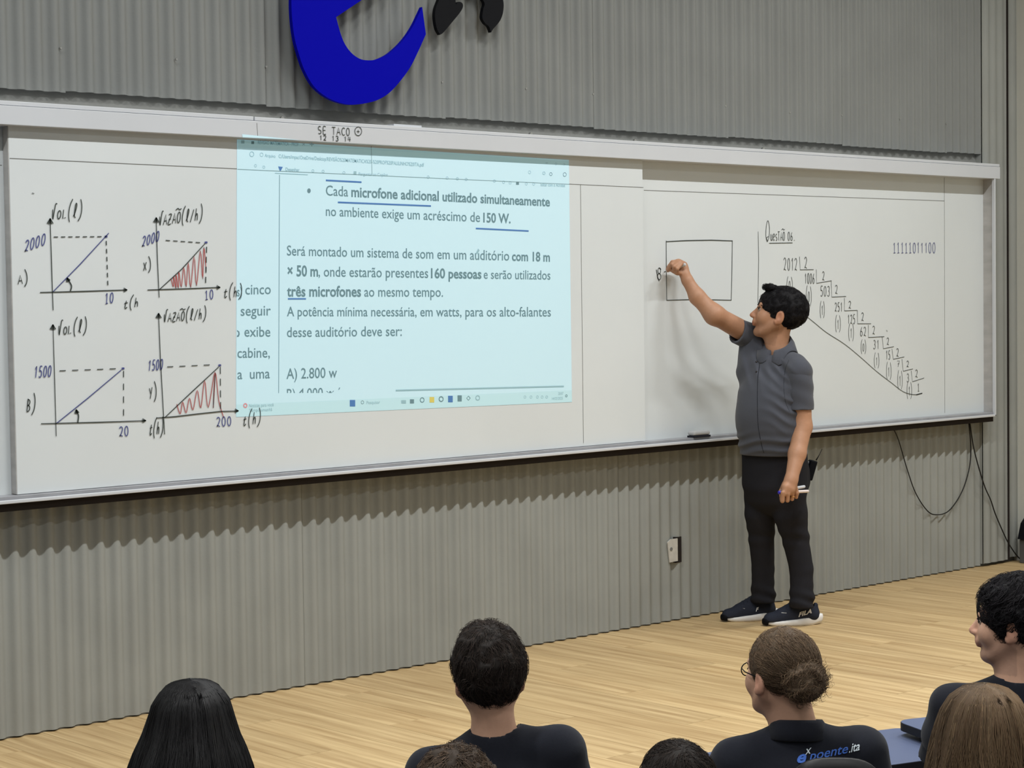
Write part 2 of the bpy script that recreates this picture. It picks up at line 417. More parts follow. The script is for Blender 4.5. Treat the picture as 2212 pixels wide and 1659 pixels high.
# header rail: main fascia and the lighter cap above it
MB().box((XL2, YH, zHb), (xH, .0, zHm), .002).build('header_rail', M_RAIL, wb)
MB().box((XL2, YH + .004, zHm + .0015), (at(549, 255, YH)[0], .0, zHt), .002).build('header_cap', M_RAIL, wb)
MB().box((at(549, 255, YH)[0] + .006, YH + .004, zHm + .0015), (xH, .0, zHt - .001), .002).build('header_cap', M_RAIL, wb)
quadline((555, 266), (557, 296), .002, YH - .0008, M_LINE, 'header_joint', wb)
# tray at the bottom: lip, channel and a dark box painted as the underside's shade
MB().box((XL2, YH, zT), (xF, YH + .012, zT + .5 * (zPb - zT)), .003).box((XL2, YH + .01, zT), (xF, -.012, zT + .006)).build('pen_tray', M_RAIL, wb)
MB().box((XL2, YH + .0150, zT + .0062), (xF - .02, YK - .0005, zPb - .0015), .001).build('tray_channel', M_ALU, wb)
MB().box((XL2, YH + .028, zT - .032), (XC - .01, -.022, zT - .0005)).build('underside_shade', M_DARK, wb)
# right-hand frame
MB().box((xF - .012, YH, zT + .001), (xF, YH + .02, zHb), .002).build('frame_edge', M_RAIL, wb)
MB().box((xE + .003, YH + .02, zT + .012), (xF - .001, YK + .04, zHb)).build('frame_side', M_EDGE, wb)
# small plate and fixings above the header
a = at(860, 266, -.13); b = at(920, 273, -.13)
MB().box((a[0], -.10, zHt), (b[0], -.02, zHt + .012), .001).build('mounting_plate', M_RAIL, wb)
for px, py in ((606, 246), (1143, 283), (1368, 299), (1645, 317)):
    p = at(px, py, -.05)
    bm = bmesh.new(); bmesh.ops.create_cone(bm, cap_ends=True, segments=10, radius1=.009, radius2=.009, depth=.012, matrix=Matrix.Translation((p[0], -.06, zHt + .009)) @ Matrix.Rotation(math.pi / 2, 4, 'X'))
    MB().bm(bm).box((p[0] - .004, -.09, zHt - .002), (p[0] + .004, -.03, zHt + .004)).build('mounting_bolt', M_SCREW, wb)

# ------------------------------------------------------------------ handwriting: a small stroke alphabet
def arc(cx, cy, rx, ry, a0, a1, n=10):
    return [(cx + rx * math.cos(math.radians(a0 + (a1 - a0) * i / n)), cy + ry * math.sin(math.radians(a0 + (a1 - a0) * i / n))) for i in range(n + 1)]
G = {
 '0': [arc(.5, .5, .38, .5, 90, 450, 16)], '1': [[(.25, .75), (.55, 1), (.55, 0)]], '!': [[(.2, .78), (.5, 1), (.5, 0)], [(.2, 0), (.85, .03)]],
 '2': [arc(.45, .75, .35, .25, 165, -20, 10) + [(.55, .35), (.15, .02), (.3, .12), (.85, .0)]],
 '3': [arc(.45, .76, .33, .24, 150, -80, 10) + arc(.45, .27, .38, .27, 80, -150, 10)],
 '4': [[(.3, 1), (.1, .4), (.9, .42)], [(.7, .95), (.65, 0)]],
 '5': [[(.85, 1), (.3, 1), (.22, .58)] + arc(.45, .3, .38, .3, 100, -140, 10)],
 '6': [[(.7, 1), (.3, .6), (.14, .3)] + arc(.5, .27, .36, .27, 180, 520, 14)],
 '7': [[(.1, .95), (.9, 1), (.4, 0)], [(.3, .5), (.8, .52)]],
 '8': [arc(.5, .76, .28, .24, -90, 270, 12), arc(.48, .26, .36, .26, 90, 450, 12)],
 '(': [[(.85, 1.55), (.4, 1.1), (.25, .5), (.4, 0), (.7, -.35)]], ')': [[(.25, 1.5), (.65, 1.05), (.8, .5), (.65, 0), (.2, -.35)]],
 'V': [[(.05, .85), (.35, 0), (.6, 1.25), (1, 1.3)]], 'o': [arc(.5, .35, .38, .35, 90, 450, 12)], 'O': [arc(.5, .5, .42, .5, 90, 450, 14)],
 'L': [[(.15, .75), (.15, .0), (.9, .05)]], 'l': [[(.2, .1), (.5, .4), (.75, 1.0), (.55, 1.2), (.4, .9), (.45, .1), (.8, 0)]],
 'A': [[(0, 0), (.5, .95), (1, 0)], [(.2, .35), (.85, .35)]], 'Z': [[(.1, .9), (.9, .9), (.1, 0), (.95, 0)], [(.2, .45), (.8, .45)]],
 '~': [[(-.6, 1.2), (0, 1.35), (.5, 1.2), (1, 1.3)]], '/': [[(.15, -.1), (.85, 1.1)]], 'h': [[(.2, 0), (.25, 1.15)], [(.2, .35), (.5, .65), (.75, .5), (.8, 0)]],
 't': [[(.5, .9), (.35, .1), (.6, 0), (.85, .15)], [(.1, .6), (.9, .65)]], 'x': [[(.1, 0), (.9, .9)], [(.15, .9), (.85, 0)]], 'y': [[(.1, .95), (.5, .45)], [(.9, 1), (.35, 0)]],
 'B': [[(.2, 0), (.2, 1)] + arc(.25, .76, .5, .24, 90, -90, 8) + arc(.25, .26, .6, .26, 90, -90, 8)],
 'S': [arc(.5, .75, .38, .25, 40, 270, 8) + arc(.5, .25, .4, .25, 90, -140, 8)], 'E': [[(.9, 1), (.2, 1), (.2, 0), (.95, 0)], [(.2, .5), (.8, .5)]],
 'T': [[(0, 1), (1, 1)], [(.5, 1), (.5, 0)]], 'C': [arc(.6, .5, .5, .5, 50, 310, 10)], 'Q': [arc(.45, .5, .38, .75, 90, 450, 16), [(.3, .1), (.6, .3), (.9, -.1)]],
 'U': [[(.15, .75), (.15, .15), (.5, 0), (.8, .15), (.85, .75)], [(.85, .75), (.9, 0)]], 'e': [[(.15, .35), (.85, .45)] + arc(.5, .38, .36, .38, 15, 320, 10)],
 's': [arc(.5, .55, .3, .2, 40, 270, 7) + arc(.5, .18, .32, .18, 90, -140, 7)], '.': [[(.4, 0), (.5, .06), (.6, 0)]], '+': [[(.5, .1), (.5, .9)], [(.1, .5), (.9, .5)]],
}
class Ink:                    # strokes traced on a vertical plane
    def __init__(s, Y): s.Y = Y; s.v = []; s.f = []
    def line(s, pts, w=.0052):
        w *= .8
        P = [at(x, y, s.Y) for x, y in pts]; n0 = len(s.v)
        for i, p in enumerate(P):
            d = P[min(i + 1, len(P) - 1)] - P[max(i - 1, 0)]; d = d / (np.linalg.norm(d) + 1e-9)
            nr = np.array([-d[2], 0, d[0]]) * w / 2 * (.85 if i in (0, len(P) - 1) else 1)
            s.v += [p - nr, p + nr]
        s.f += [(n0 + 2 * i, n0 + 2 * i + 2, n0 + 2 * i + 3, n0 + 2 * i + 1) for i in range(len(P) - 1)]
        return s
    def text(s, t, x0, y0, x1, y1, h, w=.005, slant=0.0, gap=.22, jit=.03):
        n = len(t) if '~' not in t else len(t) - t.count('~'); adv = 1.0 / n; i = 0
        for ch in t:
            if ch == '~': ii = i - 1
            else: ii = i; i += 1
            if ch == ' ': continue
            hh = h * (1 + random.uniform(-jit, jit)); dx = random.uniform(-jit, jit)
            for st in G[ch]:
                pts = []
                st2 = spline([(a, b) for a, b in st], 3) if len(st) > 3 else st
                for a, b in st2:
                    u = (ii + gap / 2 + (a + dx) * (1 - gap)) * adv
                    pts.append((x0 + (x1 - x0) * u + slant * b * hh, y0 + (y1 - y0) * u - b * hh))
                s.line(pts, w)
        return s
    def dash(s, a, b, n, w=.005, duty=.6):
        for i in range(n):
            t0 = i / n; t1 = t0 + duty / n
            s.line([(a[0] + (b[0] - a[0]) * t0, a[1] + (b[1] - a[1]) * t0), (a[0] + (b[0] - a[0]) * t1, a[1] + (b[1] - a[1]) * t1)], w)
        return s
    def arrow(s, p, d, L=9, w=.004):
        for a in (150, -150, 165, -165, 180):
            c, q = math.cos(math.radians(a)), math.sin(math.radians(a)); s.line([p, (p[0] + L * (d[0] * c - d[1] * q), p[1] + L * (d[0] * q + d[1] * c))], w)
        return s
    def dot(s, p, r=3):
        return s.line([(p[0] - r, p[1] + .2), (p[0], p[1]), (p[0] + r, p[1] - .2)], .0105)
    def build(s, name, m, par=None, label=None): return tag(mesh(name, s.v, s.f, m, par or wb), label, kind='stuff' if len(s.f) > 24 and par is None else None)
def cv(pts, ox, oy, sc): return [(ox + a / sc, oy + b / sc) for a, b in pts]
YI = YF - .0030; YJ = YK - .0022
a1 = lambda *p: cv(p, 0, 400, 2.3696)
# graph A
g = Ink(YI).line(a1((257, 180), (264, 400), (272, 640))).line(a1((205, 549), (430, 543), (645, 536))).arrow(a1((257, 170))[0], (0, -1), 13, .006).arrow(a1((652, 536))[0], (1, 0))
g.line(a1(*spline([(360, 543), (366, 515), (350, 485)], 5)), .007).arrow(a1((343, 474))[0], (-.4, -.9), 9, .006).text('VoL(l)', 110, 474, 178, 468, 26, slant=.12).text('t(h', 265, 667, 300, 662, 18, slant=.12).text('A)', 38, 614, 62, 611, 20)
g.dash(*a1((275, 265), (535, 263)), 7).dash(*a1((544, 285), (553, 530)), 6, .007, .55).build('graph_axes', M_INK, label='black marker graph A of volume against time')
g = Ink(YI).line(a1((272, 545), (410, 405), (557, 245))).dot(a1((543, 263))[0]).text('2000', 51, 545, 98, 528, 25, slant=.12).text('!0', 225, 657, 246, 653, 22, slant=.05).build('graph_line', M_BINK, label='blue line and numbers of graph A')
# graph X
g = Ink(YI).line(a1((800, 175), (806, 380), (815, 575))).line(a1((755, 536), (950, 530), (1120, 523))).arrow(a1((800, 165))[0], (0, -1), 12, .006).arrow(a1((1128, 523))[0], (1, 0))
g.text('VAZAO~(l/h)', 342, 487, 438, 474, 23, slant=.1).text('t(h)', 481, 643, 524, 640, 20, slant=.1).text('x)', 308, 585, 328, 581, 19)
g.dash(*a1((848, 282), (1040, 295)), 5).dash(*a1((1058, 315), (1052, 520)), 4, .007, .6).line(a1((815, 535), (930, 430), (1050, 298))).build('graph_axes', M_INK, label='black marker graph X of flow against time')
g = Ink(YI).text('2000', 305, 534, 344, 520, 22, slant=.12).dot(a1((1055, 293))[0]).text('!0', 441, 648, 462, 645, 20).build('graph_numbers', M_BINK)
def zig(xs, top, bot):
    pts = []
    for i, x in enumerate(xs): pts += [(x, top(x)), (x + (xs[1] - xs[0]) * .25, bot(x))] if i % 1 == 0 else []
    return pts
z = []
for i, (x, t, b) in enumerate([(880, 480, 520), (893, 465, 528), (905, 455, 527), (920, 440, 522), (945, 420, 520), (968, 395, 524), (998, 362, 515), (1030, 335, 480), (1048, 318, 440)]):
    z += [(x - 4, t), (x + 8, b)]
Ink(YI).line(a1(*spline(z, 4)), .0045).build('hatching', M_RINK, label='red marker hatching under graph X')
# graph B
g = Ink(YI).line(a1((272, 725), (280, 1000), (288, 1285)), .0045).line(a1((210, 1221), (480, 1214), (740, 1206))).arrow(a1((271, 713))[0], (0, -1), 12, .006).arrow(a1((748, 1205))[0], (1, 0))
g.line(a1(*spline([(398, 1217), (402, 1180), (392, 1160)], 5)), .007).arrow(a1((390, 1148))[0], (-.2, -1), 9, .006).text('VoL(l)', 124, 724, 188, 716, 23, slant=.1).text('t(h)', 321, 940, 353, 936, 24, slant=.1).text('B)', 55, 890, 77, 886, 26, slant=.1)
g.dash(*a1((305, 950), (625, 938)), 5, duty=.5).dash(*a1((633, 950), (633, 1212)), 4, .006, .5).build('graph_axes', M_INK, label='black marker graph B of volume against time')
Ink(YI).line(a1((288, 1220), (450, 1090), (622, 945))).dot(a1((630, 938))[0]).text('1500', 72, 816, 111, 813, 24, slant=.1).text('20', 256, 943, 279, 941, 21).build('graph_line', M_BINK, label='blue line and numbers of graph B')
# graph Y
g = Ink(YI).line(a1((812, 665), (822, 900), (843, 1275))).line(a1((800, 1192), (900, 1184), (1000, 1172), (1128, 1158), (1215, 1156))).arrow(a1((812, 655))[0], (0, -1), 12, .006).arrow(a1((1222, 1155))[0], (1, 0))
g.text('VAZAO~(l/h)', 352, 696, 446, 688, 20, slant=.1).text('t(h)', 523, 920, 564, 913, 22, slant=.1).text('y)', 321, 862, 340, 858, 24)
g.dash(*a1((856, 930), (1105, 918)), 4, duty=.5).dash(*a1((1128, 930), (1130, 1170)), 4, .006, .6).line(a1((843, 1190), (980, 1060), (1120, 930))).build('graph_axes', M_INK, label='black marker graph Y of flow against time')
Ink(YI).text('1500', 318, 801, 352, 798, 22, slant=.1).dot(a1((1125, 922))[0]).text('200', 466, 922, 501, 919, 20).build('graph_numbers', M_BINK)
z = []
for x, t, b in [(905, 1120, 1170), (935, 1110, 1165), (970, 1090, 1150), (1010, 1050, 1140), (1048, 1000, 1138), (1100, 955, 1140)]:
    z += [(x, t), (x + 18, b)]
z[-1] = (1092, 1140); z += [(1103, 960), (1120, 1100), (1145, 1190)]
Ink(YI).line(a1(*spline(z, 5)), .0045).build('hatching', M_RINK, label='red marker hatching under graph Y')
# rear panel: rectangle being labelled, question 06 and its chain of divisions
a5 = lambda *p: cv(p, 1380, 440, 6.38)
Ink(YJ).line(a5((378, 508), (380, 900), (385, 1333))).line(a5((383, 1331), (800, 1318), (1277, 1330))).line(a5((1275, 1330), (1284, 900), (1290, 505))).line(a5((378, 523), (650, 508), (1000, 502), (1290, 512)), .006).line([(1418, 582), (1421, 600), (1424, 607)], .007).text('8', 1418, 604, 1431, 604, 26, slant=.0).line([(1425, 579), (1428, 582)], .008).build('rectangle_sketch', M_INK, label='rectangle drawn in black marker under the writing hand')
Ink(YJ).line([(1638, 500), (1639, 560), (1637.5, 655)], .004).build('divider_line', M_INK)
a6 = lambda *p: cv(p, 1640, 460, 3.95)
def t6(k, s, x0, y0, x1, y1, w=.0042, **kw):
    (px0, py0), (px1, py1) = a6((x0, y0), (x1, y1)); k.text(s, px0, py1, px1, py1, (py1 - py0), w, **kw)
g = Ink(YJ)
(x0, y0), (x1, y1) = a6((55, 235), (305, 235))
g.line(a6(*spline([(75, 240), (58, 200), (62, 110), (75, 65), (88, 120), (85, 200), (70, 245), (62, 215), (80, 200)], 4)), .0042)
g.text('UesTAO~', x0 + 10, y1, x0 + 42, y1, 19, .0042).text('06.', x0 + 47, y1, x1 + 2, y1, 18, .0042).line(a6((85, 258), (285, 255)), .005)
g.build('question_heading', M_INK, label='underlined black heading above the chain of divisions')
g = Ink(YJ); (x0, y0), (x1, y1) = a6((1138, 342), (1508, 342)); g.text('!!!!!011100', x0, y0, x1, y1, 22.5, .0048); g.build('binary_number', M_BINK, label='eleven-digit binary number in dark blue marker')
g = Ink(YJ)
for s, b, br, t in [('2012', (205, 385, 330, 490), ((345, 372), (350, 485), (465, 483)), (382, 378, 414, 472)), ('1006', (385, 515, 475, 602), ((488, 482), (490, 600), (618, 578)), (535, 500, 562, 575)),
                    ('503', (518, 625, 608, 710), ((615, 580), (620, 718), (742, 712)), (645, 615, 675, 690)), ('251', (643, 765, 714, 840), ((728, 725), (728, 835), (838, 830)), (760, 753, 790, 815)),
                    ('125', (753, 868, 822, 945), ((838, 830), (840, 945), (955, 945)), (868, 850, 898, 920)), ('62', (858, 975, 917, 1050), ((932, 955), (932, 1062), (1068, 1055)), (963, 965, 992, 1035)),
                    ('31', (970, 1085, 1027, 1160), ((1050, 1055), (1060, 1158), (1150, 1140)), (1085, 1065, 1112, 1125)), ('15', (1078, 1175, 1122, 1250), ((1133, 1158), (1145, 1248), (1238, 1228)), (1168, 1155, 1196, 1225)),
                    ('7', (1172, 1260, 1203, 1312), ((1218, 1245), (1230, 1350), (1312, 1330)), (1255, 1262, 1282, 1315)), ('3', (1256, 1370, 1282, 1442), ((1298, 1345), (1308, 1440), (1408, 1408)), (1328, 1340, 1358, 1402))]:
    t6(g, s, *b); g.line(a6(*br), .0042); t6(g, '2', *t)
t6(g, '!', 1348, 1455, 1372, 1522)
for r, b in zip('00111011111'[:11], [(232, 580, 288, 655), (397, 670, 450, 760), (517, 790, 560, 870), (648, 910, 698, 990), (760, 985, 810, 1065), (865, 1115, 915, 1180), (978, 1230, 1027, 1300), (1082, 1315, 1130, 1395), (1178, 1390, 1225, 1475), (1258, 1480, 1305, 1560)]):
    if b[0] in (865,): r = '0'
    t6(g, '(' + r + ')', *b, w=.0036, gap=.1)
g.build('division_chain', M_INK, label='staircase of halving divisions from 2012 in black marker')
Ink(YJ).line(a6(*spline([(300, 800), (370, 855), (470, 935), (575, 1020), (730, 1120), (870, 1235), (1000, 1350), (1130, 1450), (1230, 1525), (1320, 1550), (1392, 1540)], 4)), .0040).line(a6((1340, 1552), (1392, 1538)), .008).build('sweeping_line', M_INK)
g = Ink(YH - .0025); g.text('SE TACO', 685.5, 288.5, 757, 293, 16, .0042, gap=.25).line([(774 + 7.5 * math.cos(a * .4488), 283.5 + 9.5 * math.sin(a * .4488)) for a in range(15)], .004).text('+', 769, 288, 779, 289, 9, .004).text('12 13 14', 689, 302.5, 759, 306, 10.5, .0042, gap=.2)
g.build('header_writing', M_INK, label='black capitals and numbers written on the header rail')
Ink(YK - .003).line(a6((1085, 1000), (1095, 1010)), .004).build('ink_speck', M_INK)
Ink(YF - .003).line([(69, 417), (74, 418)], .004).build('ink_speck', M_INK)

# ------------------------------------------------------------------ projected slide (projector light put into the colour of a thin glowing film)
M_SL = mat('projected_light_cyan', (196, 218, 226), .8, .1, emit=(145, 216, 238), estr=.42)
M_SB = mat('projected_band_cyan', (190, 218, 224), .8, .1, emit=(135, 208, 224), estr=.33)
M_ST = mat('projected_text_teal', (110, 138, 146), .8, .1, emit=(80, 130, 142), estr=.18)
M_SU = mat('projected_underline_blue', (84, 124, 178), .8, .1, emit=(70, 110, 175), estr=.2)
M_SF = mat('projected_faint_grey', (150, 182, 190), .8, .1, emit=(110, 165, 180), estr=.25)
M_SY = mat('projected_icon_yellow', (214, 200, 110), .8, .1, emit=(200, 190, 90), estr=.10)
ps = thing('projected_slide', 'pale cyan projected page of Portuguese text glowing on the whiteboard', 'projection', at(870, 600, YF - .001))
YS = YF - .0012
def ppoly(name, pts, m, Y, par, label=None):
    return tag(mesh(name, [at(x, y, Y) for x, y in pts], [tuple(reversed(range(len(pts))))], m, par), label)
ppoly('slide_page', [(512, 301), (1229, 345.5), (1235.5, 868.5), (510, 901)], M_SL, YS, ps)
ppoly('slide_spill', [(523, 290), (648, 302.5), (524, 296.5)], M_SL, YH - .0014, ps, 'sliver of projected light on the header rail')  # spilled projector light, a glowing sliver of the same film
ppoly('tab_bar', [(514, 303), (1229, 348), (1229, 357), (514, 319)], M_SB, YS - .0003, ps)
ppoly('task_bar', [(511, 874), (1235, 843), (1235.5, 868), (510.5, 900)], M_SB, YS - .0003, ps)
YT = YS - .0009
def ptext(s, x0, y0, x1, y1, h, m=None, bold=0, name='text_line', clipy=None, par=None, Y=None, shear=0):
    cu = bpy.data.curves.new('t', 'FONT'); cu.body = s; cu.size = 1; cu.offset = bold; cu.resolution_u = 3; cu.shear = shear
    o = bpy.data.objects.new('t', cu); me = bpy.data.meshes.new_from_object(o)
    bpy.data.objects.remove(o)
    v = np.array([q.co for q in me.vertices]); f = [tuple(p.vertices) for p in me.polygons]
    if not len(v): return None
    xa, xb = v[:, 0].min(), v[:, 0].max(); H = .66
    P = []
    for q in v:
        u = (q[0] - xa) / (xb - xa); x = x0 + (x1 - x0) * u; y = y0 + (y1 - y0) * u - q[1] / H * h
        if clipy is not None: y = min(y, clipy)
        P.append(at(x, y, Y or YT))
    o = mesh(name, P, f, m or M_ST, par or ps); o['kind'] = 'stuff'; return o
def seg(base, parts, h0, h1):
    (xa, ya), (xb, yb) = base
    for s, x0, x1, b in parts:
        y = lambda x: ya + (yb - ya) * (x - xa) / (xb - xa)
        ptext(s, x0, y(x0), x1, y(x1), h0 + (h1 - h0) * ((x0 + x1) / 2 - xa) / (xb - xa), bold=b)
B = .022; R_ = .004
seg(((704, 422), (1187, 445.5)), [('Cada', 704, 752, R_), ('microfone', 759, 859, B), ('adicional', 866, 948, B), ('utilizado', 956, 1031, B), ('simultaneamente', 1038, 1188, B)], 21, 18.5)
seg(((704, 466), (1100, 482)), [('no ambiente exige um acréscimo de', 704, 1037, R_), ('150 W.', 1044, 1103, B)], 21, 19)
seg(((620, 551.6), (1188, 564.8)), [('Será montado um sistema de som em um auditório', 620, 1100, R_), ('com 18 m', 1106, 1188, B)], 22, 18.5)
seg(((620, 596), (1189, 604)), [('× 50 m', 621, 687, B), (', onde estarão presentes', 688, 925, R_), ('160 pessoas', 931, 1040, B), ('e serão utilizados', 1045, 1189, R_)], 22, 18.5)
seg(((620, 640), (957, 641)), [('três microfones', 620, 780, B), ('ao mesmo tempo.', 787, 957, R_)], 22, 20)
seg(((620, 683), (1190, 683.6)), [('A potência mínima necessária, em watts, para os alto-falantes', 620, 1190, R_)], 21, 18.5)
seg(((620, 728), (868, 725.5)), [('desse auditório deve ser:', 620, 868, R_)], 21, 20)
seg(((619, 818.5), (728, 815.5)), [('A) 2.800 w', 619, 728, R_)], 22, 21)
ptext('B) 4.000 w ´', 620, 862, 735, 858, 21, clipy=848.5)
seg(((530, 636), (585, 635)), [('cinco', 530, 585, R_)], 21, 21); seg(((511, 640), (523, 640)), [('s)', 512, 523, R_)], 20, 20)
seg(((520, 682), (585, 681)), [('seguir', 520, 585, R_)], 21, 21); seg(((528, 727), (585, 727)), [('exibe', 528, 584, R_)], 21, 21); ppoly('text_line', [(512, 713), (517, 716), (518, 722), (516, 727), (512, 728), (512, 725.5), (515, 722), (514.5, 717), (512, 715.5)], M_ST, YT, ps)
seg(((512, 773), (583, 772)), [('cabine,', 513, 583, R_)], 21, 21); seg(((513, 819), (583, 817)), [('a  uma', 513, 583, R_)], 21, 21)
def pline(name, a, b, w, m): 
    k = Ink(YT - .0002).line([a, b], w); return k.build(name, m, ps)
M_SJ = mat('joint_seen_through_projection', (128, 152, 154), .8, .1, emit=(90, 130, 135), estr=.15)
pline('joint_line', (513, 365.5), (1230, 398), .0030, M_SJ); pline('joint_line', (802, 318), (804, 378), .0028, M_SJ)
pline('column_rule', (604, 378), (602, 849), .0035, M_ST)
pline('underline', (704, 389.5), (781, 393.5), .0105, M_SU); pline('underline', (730, 437), (931, 445), .0105, M_SU); pline('underline', (1028, 493.5), (1142, 499), .0105, M_SU); pline('underline', (622, 645.5), (661, 645.5), .0090, M_SU)
pline('scroll_bar', (855, 843.5), (1218, 834.5), .0105, M_SF); pline('toolbar_underline', (594, 374), (665, 377.5), .004, M_SF)
ppoly('bullet', [(667.5 + 3.8 * math.cos(a), 412 + 5.2 * math.sin(a)) for a in np.linspace(0, 6.28, 13)[:-1]], M_ST, YT, ps)
ptext('REVISÃO MATEMATICA - PROF', 557, 311, 645, 316, 7, M_SF, .01, 'tab_title'); ptext('×', 653, 316, 659, 316, 8, M_SF, name='tab_title'); ptext('+', 669, 318, 678, 318, 11, M_SF, .01, 'tab_title')
ptext('Arquivo', 572, 339, 595, 341, 7, M_SF, .0, 'address_text')
ptext('C:/Users/impac/OneDrive/Desktop/REVISÃO%20MATEMATICA%20-%20PROF%20PAULINHO%20ITA.pdf', 602, 341, 916, 360, 7.5, M_SF, .008, 'address_text')
ptext('Desenhar', 617, 369, 647, 370.5, 7, M_SF, .01, 'toolbar_text'); ptext('Perguntar ao Copilot', 775, 379, 838, 381, 6.5, M_SF, 0, 'toolbar_text'); ptext('Editar com o Acrobat', 1168, 402, 1221, 404, 7, M_SF, 0, 'toolbar_text')
ptext('Pesquisar', 792, 873, 821, 872, 6.5, M_SF, 0, 'taskbar_text'); ptext('Notícias para você', 538, 880, 591, 877.5, 7, M_SF, 0, 'taskbar_text'); ptext('Tempo amanhã', 538, 890, 588, 887.5, 6.5, M_SF, 0, 'taskbar_text')
ptext('20:07', 1206, 853, 1217, 852.5, 5.5, M_SF, 0, 'taskbar_text'); ptext('14/02/2025', 1192, 864, 1216, 863, 5.5, M_SF, 0, 'taskbar_text')
def ring(x, y, r, m, t=.003, name='toolbar_icon', n=12): Ink(YT - .0002).line([(x + r * math.cos(i * 2 * math.pi / n), y + r * 1.15 * math.sin(i * 2 * math.pi / n)) for i in range(n + 1)], t).build(name, m, ps)
def sq(x, y, r, m, name='toolbar_icon', ry=None): ry = ry or r; ppoly(name, [(x - r, y - ry), (x + r, y - ry), (x + r, y + ry), (x - r, y + ry)], m, YT - .0002, ps)
ring(544, 333, 4.5, M_SF); ring(565, 334, 3.5, M_SF, .002); sq(524.5, 306.5, 3.5, M_SF); sq(546, 308, 3, M_ST)
ppoly('toolbar_icon', [(601, 359.5), (611, 360.5), (606.5, 369), (604.5, 369)], M_SU, YT - .0002, ps)
for x, y in ((552, 358), (570, 361), (676, 369), (698, 370), (743, 373), (925, 382.5), (966, 384.5), (988, 386), (1007, 387.5), (1068, 391), (1088, 393.5), (1102, 395), (1137, 397), (1153, 397.5)): ring(x, y, 2.6, M_SF, .0022, n=6)
sq(767, 373, 3, M_SF); sq(1118, 396, 3, M_ST); ring(1220, 377, 3.6, M_ST, .003); ring(1190, 376, 3, M_ST, .003, n=6); ring(1144, 372, 3, M_SF, .002, n=6); ring(1175, 374, 3, M_SF, .003, n=5)
sq(1181, 352, 2.5, M_SF, ry=.5); ring(1201, 354, 2.4, M_SF, .002, n=4); ring(1219, 355, 2, M_SF, .002, n=3)
sq(761.5, 871, 5.8, M_SU, 'taskbar_icon', 7); ring(783, 869, 3, M_ST, .0025, 'taskbar_icon'); sq(872, 868, 5, M_SF, 'taskbar_icon', 3.5); sq(890, 867, 4.3, M_ST, 'taskbar_icon', 4.5); ring(912, 864, 4.3, M_ST, .005, 'taskbar_icon')
sq(933, 863.5, 5, M_SY, 'taskbar_icon', 6); ring(953, 862, 4.5, M_ST, .006, 'taskbar_icon'); sq(973, 862, 5, M_SU, 'taskbar_icon', 7); sq(993, 860.5, 4.5, M_ST, 'taskbar_icon', 6.5); ring(1012, 860, 4, M_ST, .004, 'taskbar_icon', 4); ring(1032, 859.5, 4.2, M_SF, .006, 'taskbar_icon')
for x in (1134, 1147, 1161, 1171, 1181): ring(x, 857.5, 2.5, M_SF, .0022, 'taskbar_icon', 6)
ring(530, 876, 3.5, mat('projected_red_dot', (214, 150, 156), .8, .1, emit=(200, 120, 130), estr=.1), .007, 'taskbar_icon'); ring(1223.5, 855, 2.2, M_ST, .004, 'taskbar_icon', 6)
ppoly('mouse_pointer', [(1033, 537), (1036, 541), (1031, 549), (1028, 547)], M_SF, YT - .0002, ps)

# ------------------------------------------------------------------ wall emblem: blue letter and black brush mark
def cutout(name, pts, holes, Y0, Y1, m, label, cat, nseg=6, smooth=True):
    cu = bpy.data.curves.new('c', 'CURVE'); cu.dimensions = '2D'; cu.fill_mode = 'BOTH'; cu.extrude = (Y1 - Y0) / 2
    for ring_ in [pts] + holes:
        sp = cu.splines.new('POLY'); q = [at(x, y, Y0) for x, y in ring_]; sp.points.add(len(q) - 1)
        for i, p in enumerate(q): sp.points[i].co = (p[0], p[2], 0, 1)
        sp.use_cyclic_u = True
    o = bpy.data.objects.new('c', cu); me = bpy.data.meshes.new_from_object(o); bpy.data.objects.remove(o)
    v = np.array([(q.co[0], (Y0 + Y1) / 2 - q.co[2], q.co[1]) for q in me.vertices]); f = [tuple(p.vertices) for p in me.polygons]
    return tag(mesh(name, v, f, m), label, cat)
def sm(pts): return [tuple(q) for q in spline(pts, 5)]
e_out = sm([(632, -60), (629.5, 0), (631, 40), (636, 80), (645, 115), (657, 150), (676, 184), (700, 206), (728, 220), (757, 226), (790, 223), (820, 214), (848, 194), (882, 152), (903, 112), (920, 74)]) + [(912, 15)] + \
    sm([(912, 15), (904, 32), (890, 60), (870, 88), (845, 112), (825, 124), (805, 130), (780, 128), (760, 115), (745, 95), (735, 70), (726, 37)]) + [(780, 1), (830, -32)] + sm([(830, -32), (862, -75), (868, -125), (845, -180), (790, -215), (735, -205), (680, -165), (645, -110), (632, -60)])
e_hole = sm([(722, -10), (724, -60), (740, -115), (770, -150), (795, -140), (805, -110), (795, -70), (765, -38), (722, -10)])
el = cutout('wall_emblem_letter', e_out[:-1], [e_hole[:-1]], -.125, -.105, M_BLUE, 'big deep blue letter e standing off the corrugated cladding', 'wall sign')
for px, py in ((690, 100), (800, 175), (680, -60)):
    p = at(px, py, -.105); MB().tube([(p[0], -.106, p[2]), (p[0], -.062, p[2])], .01).build('spacer', M_DARK, el)
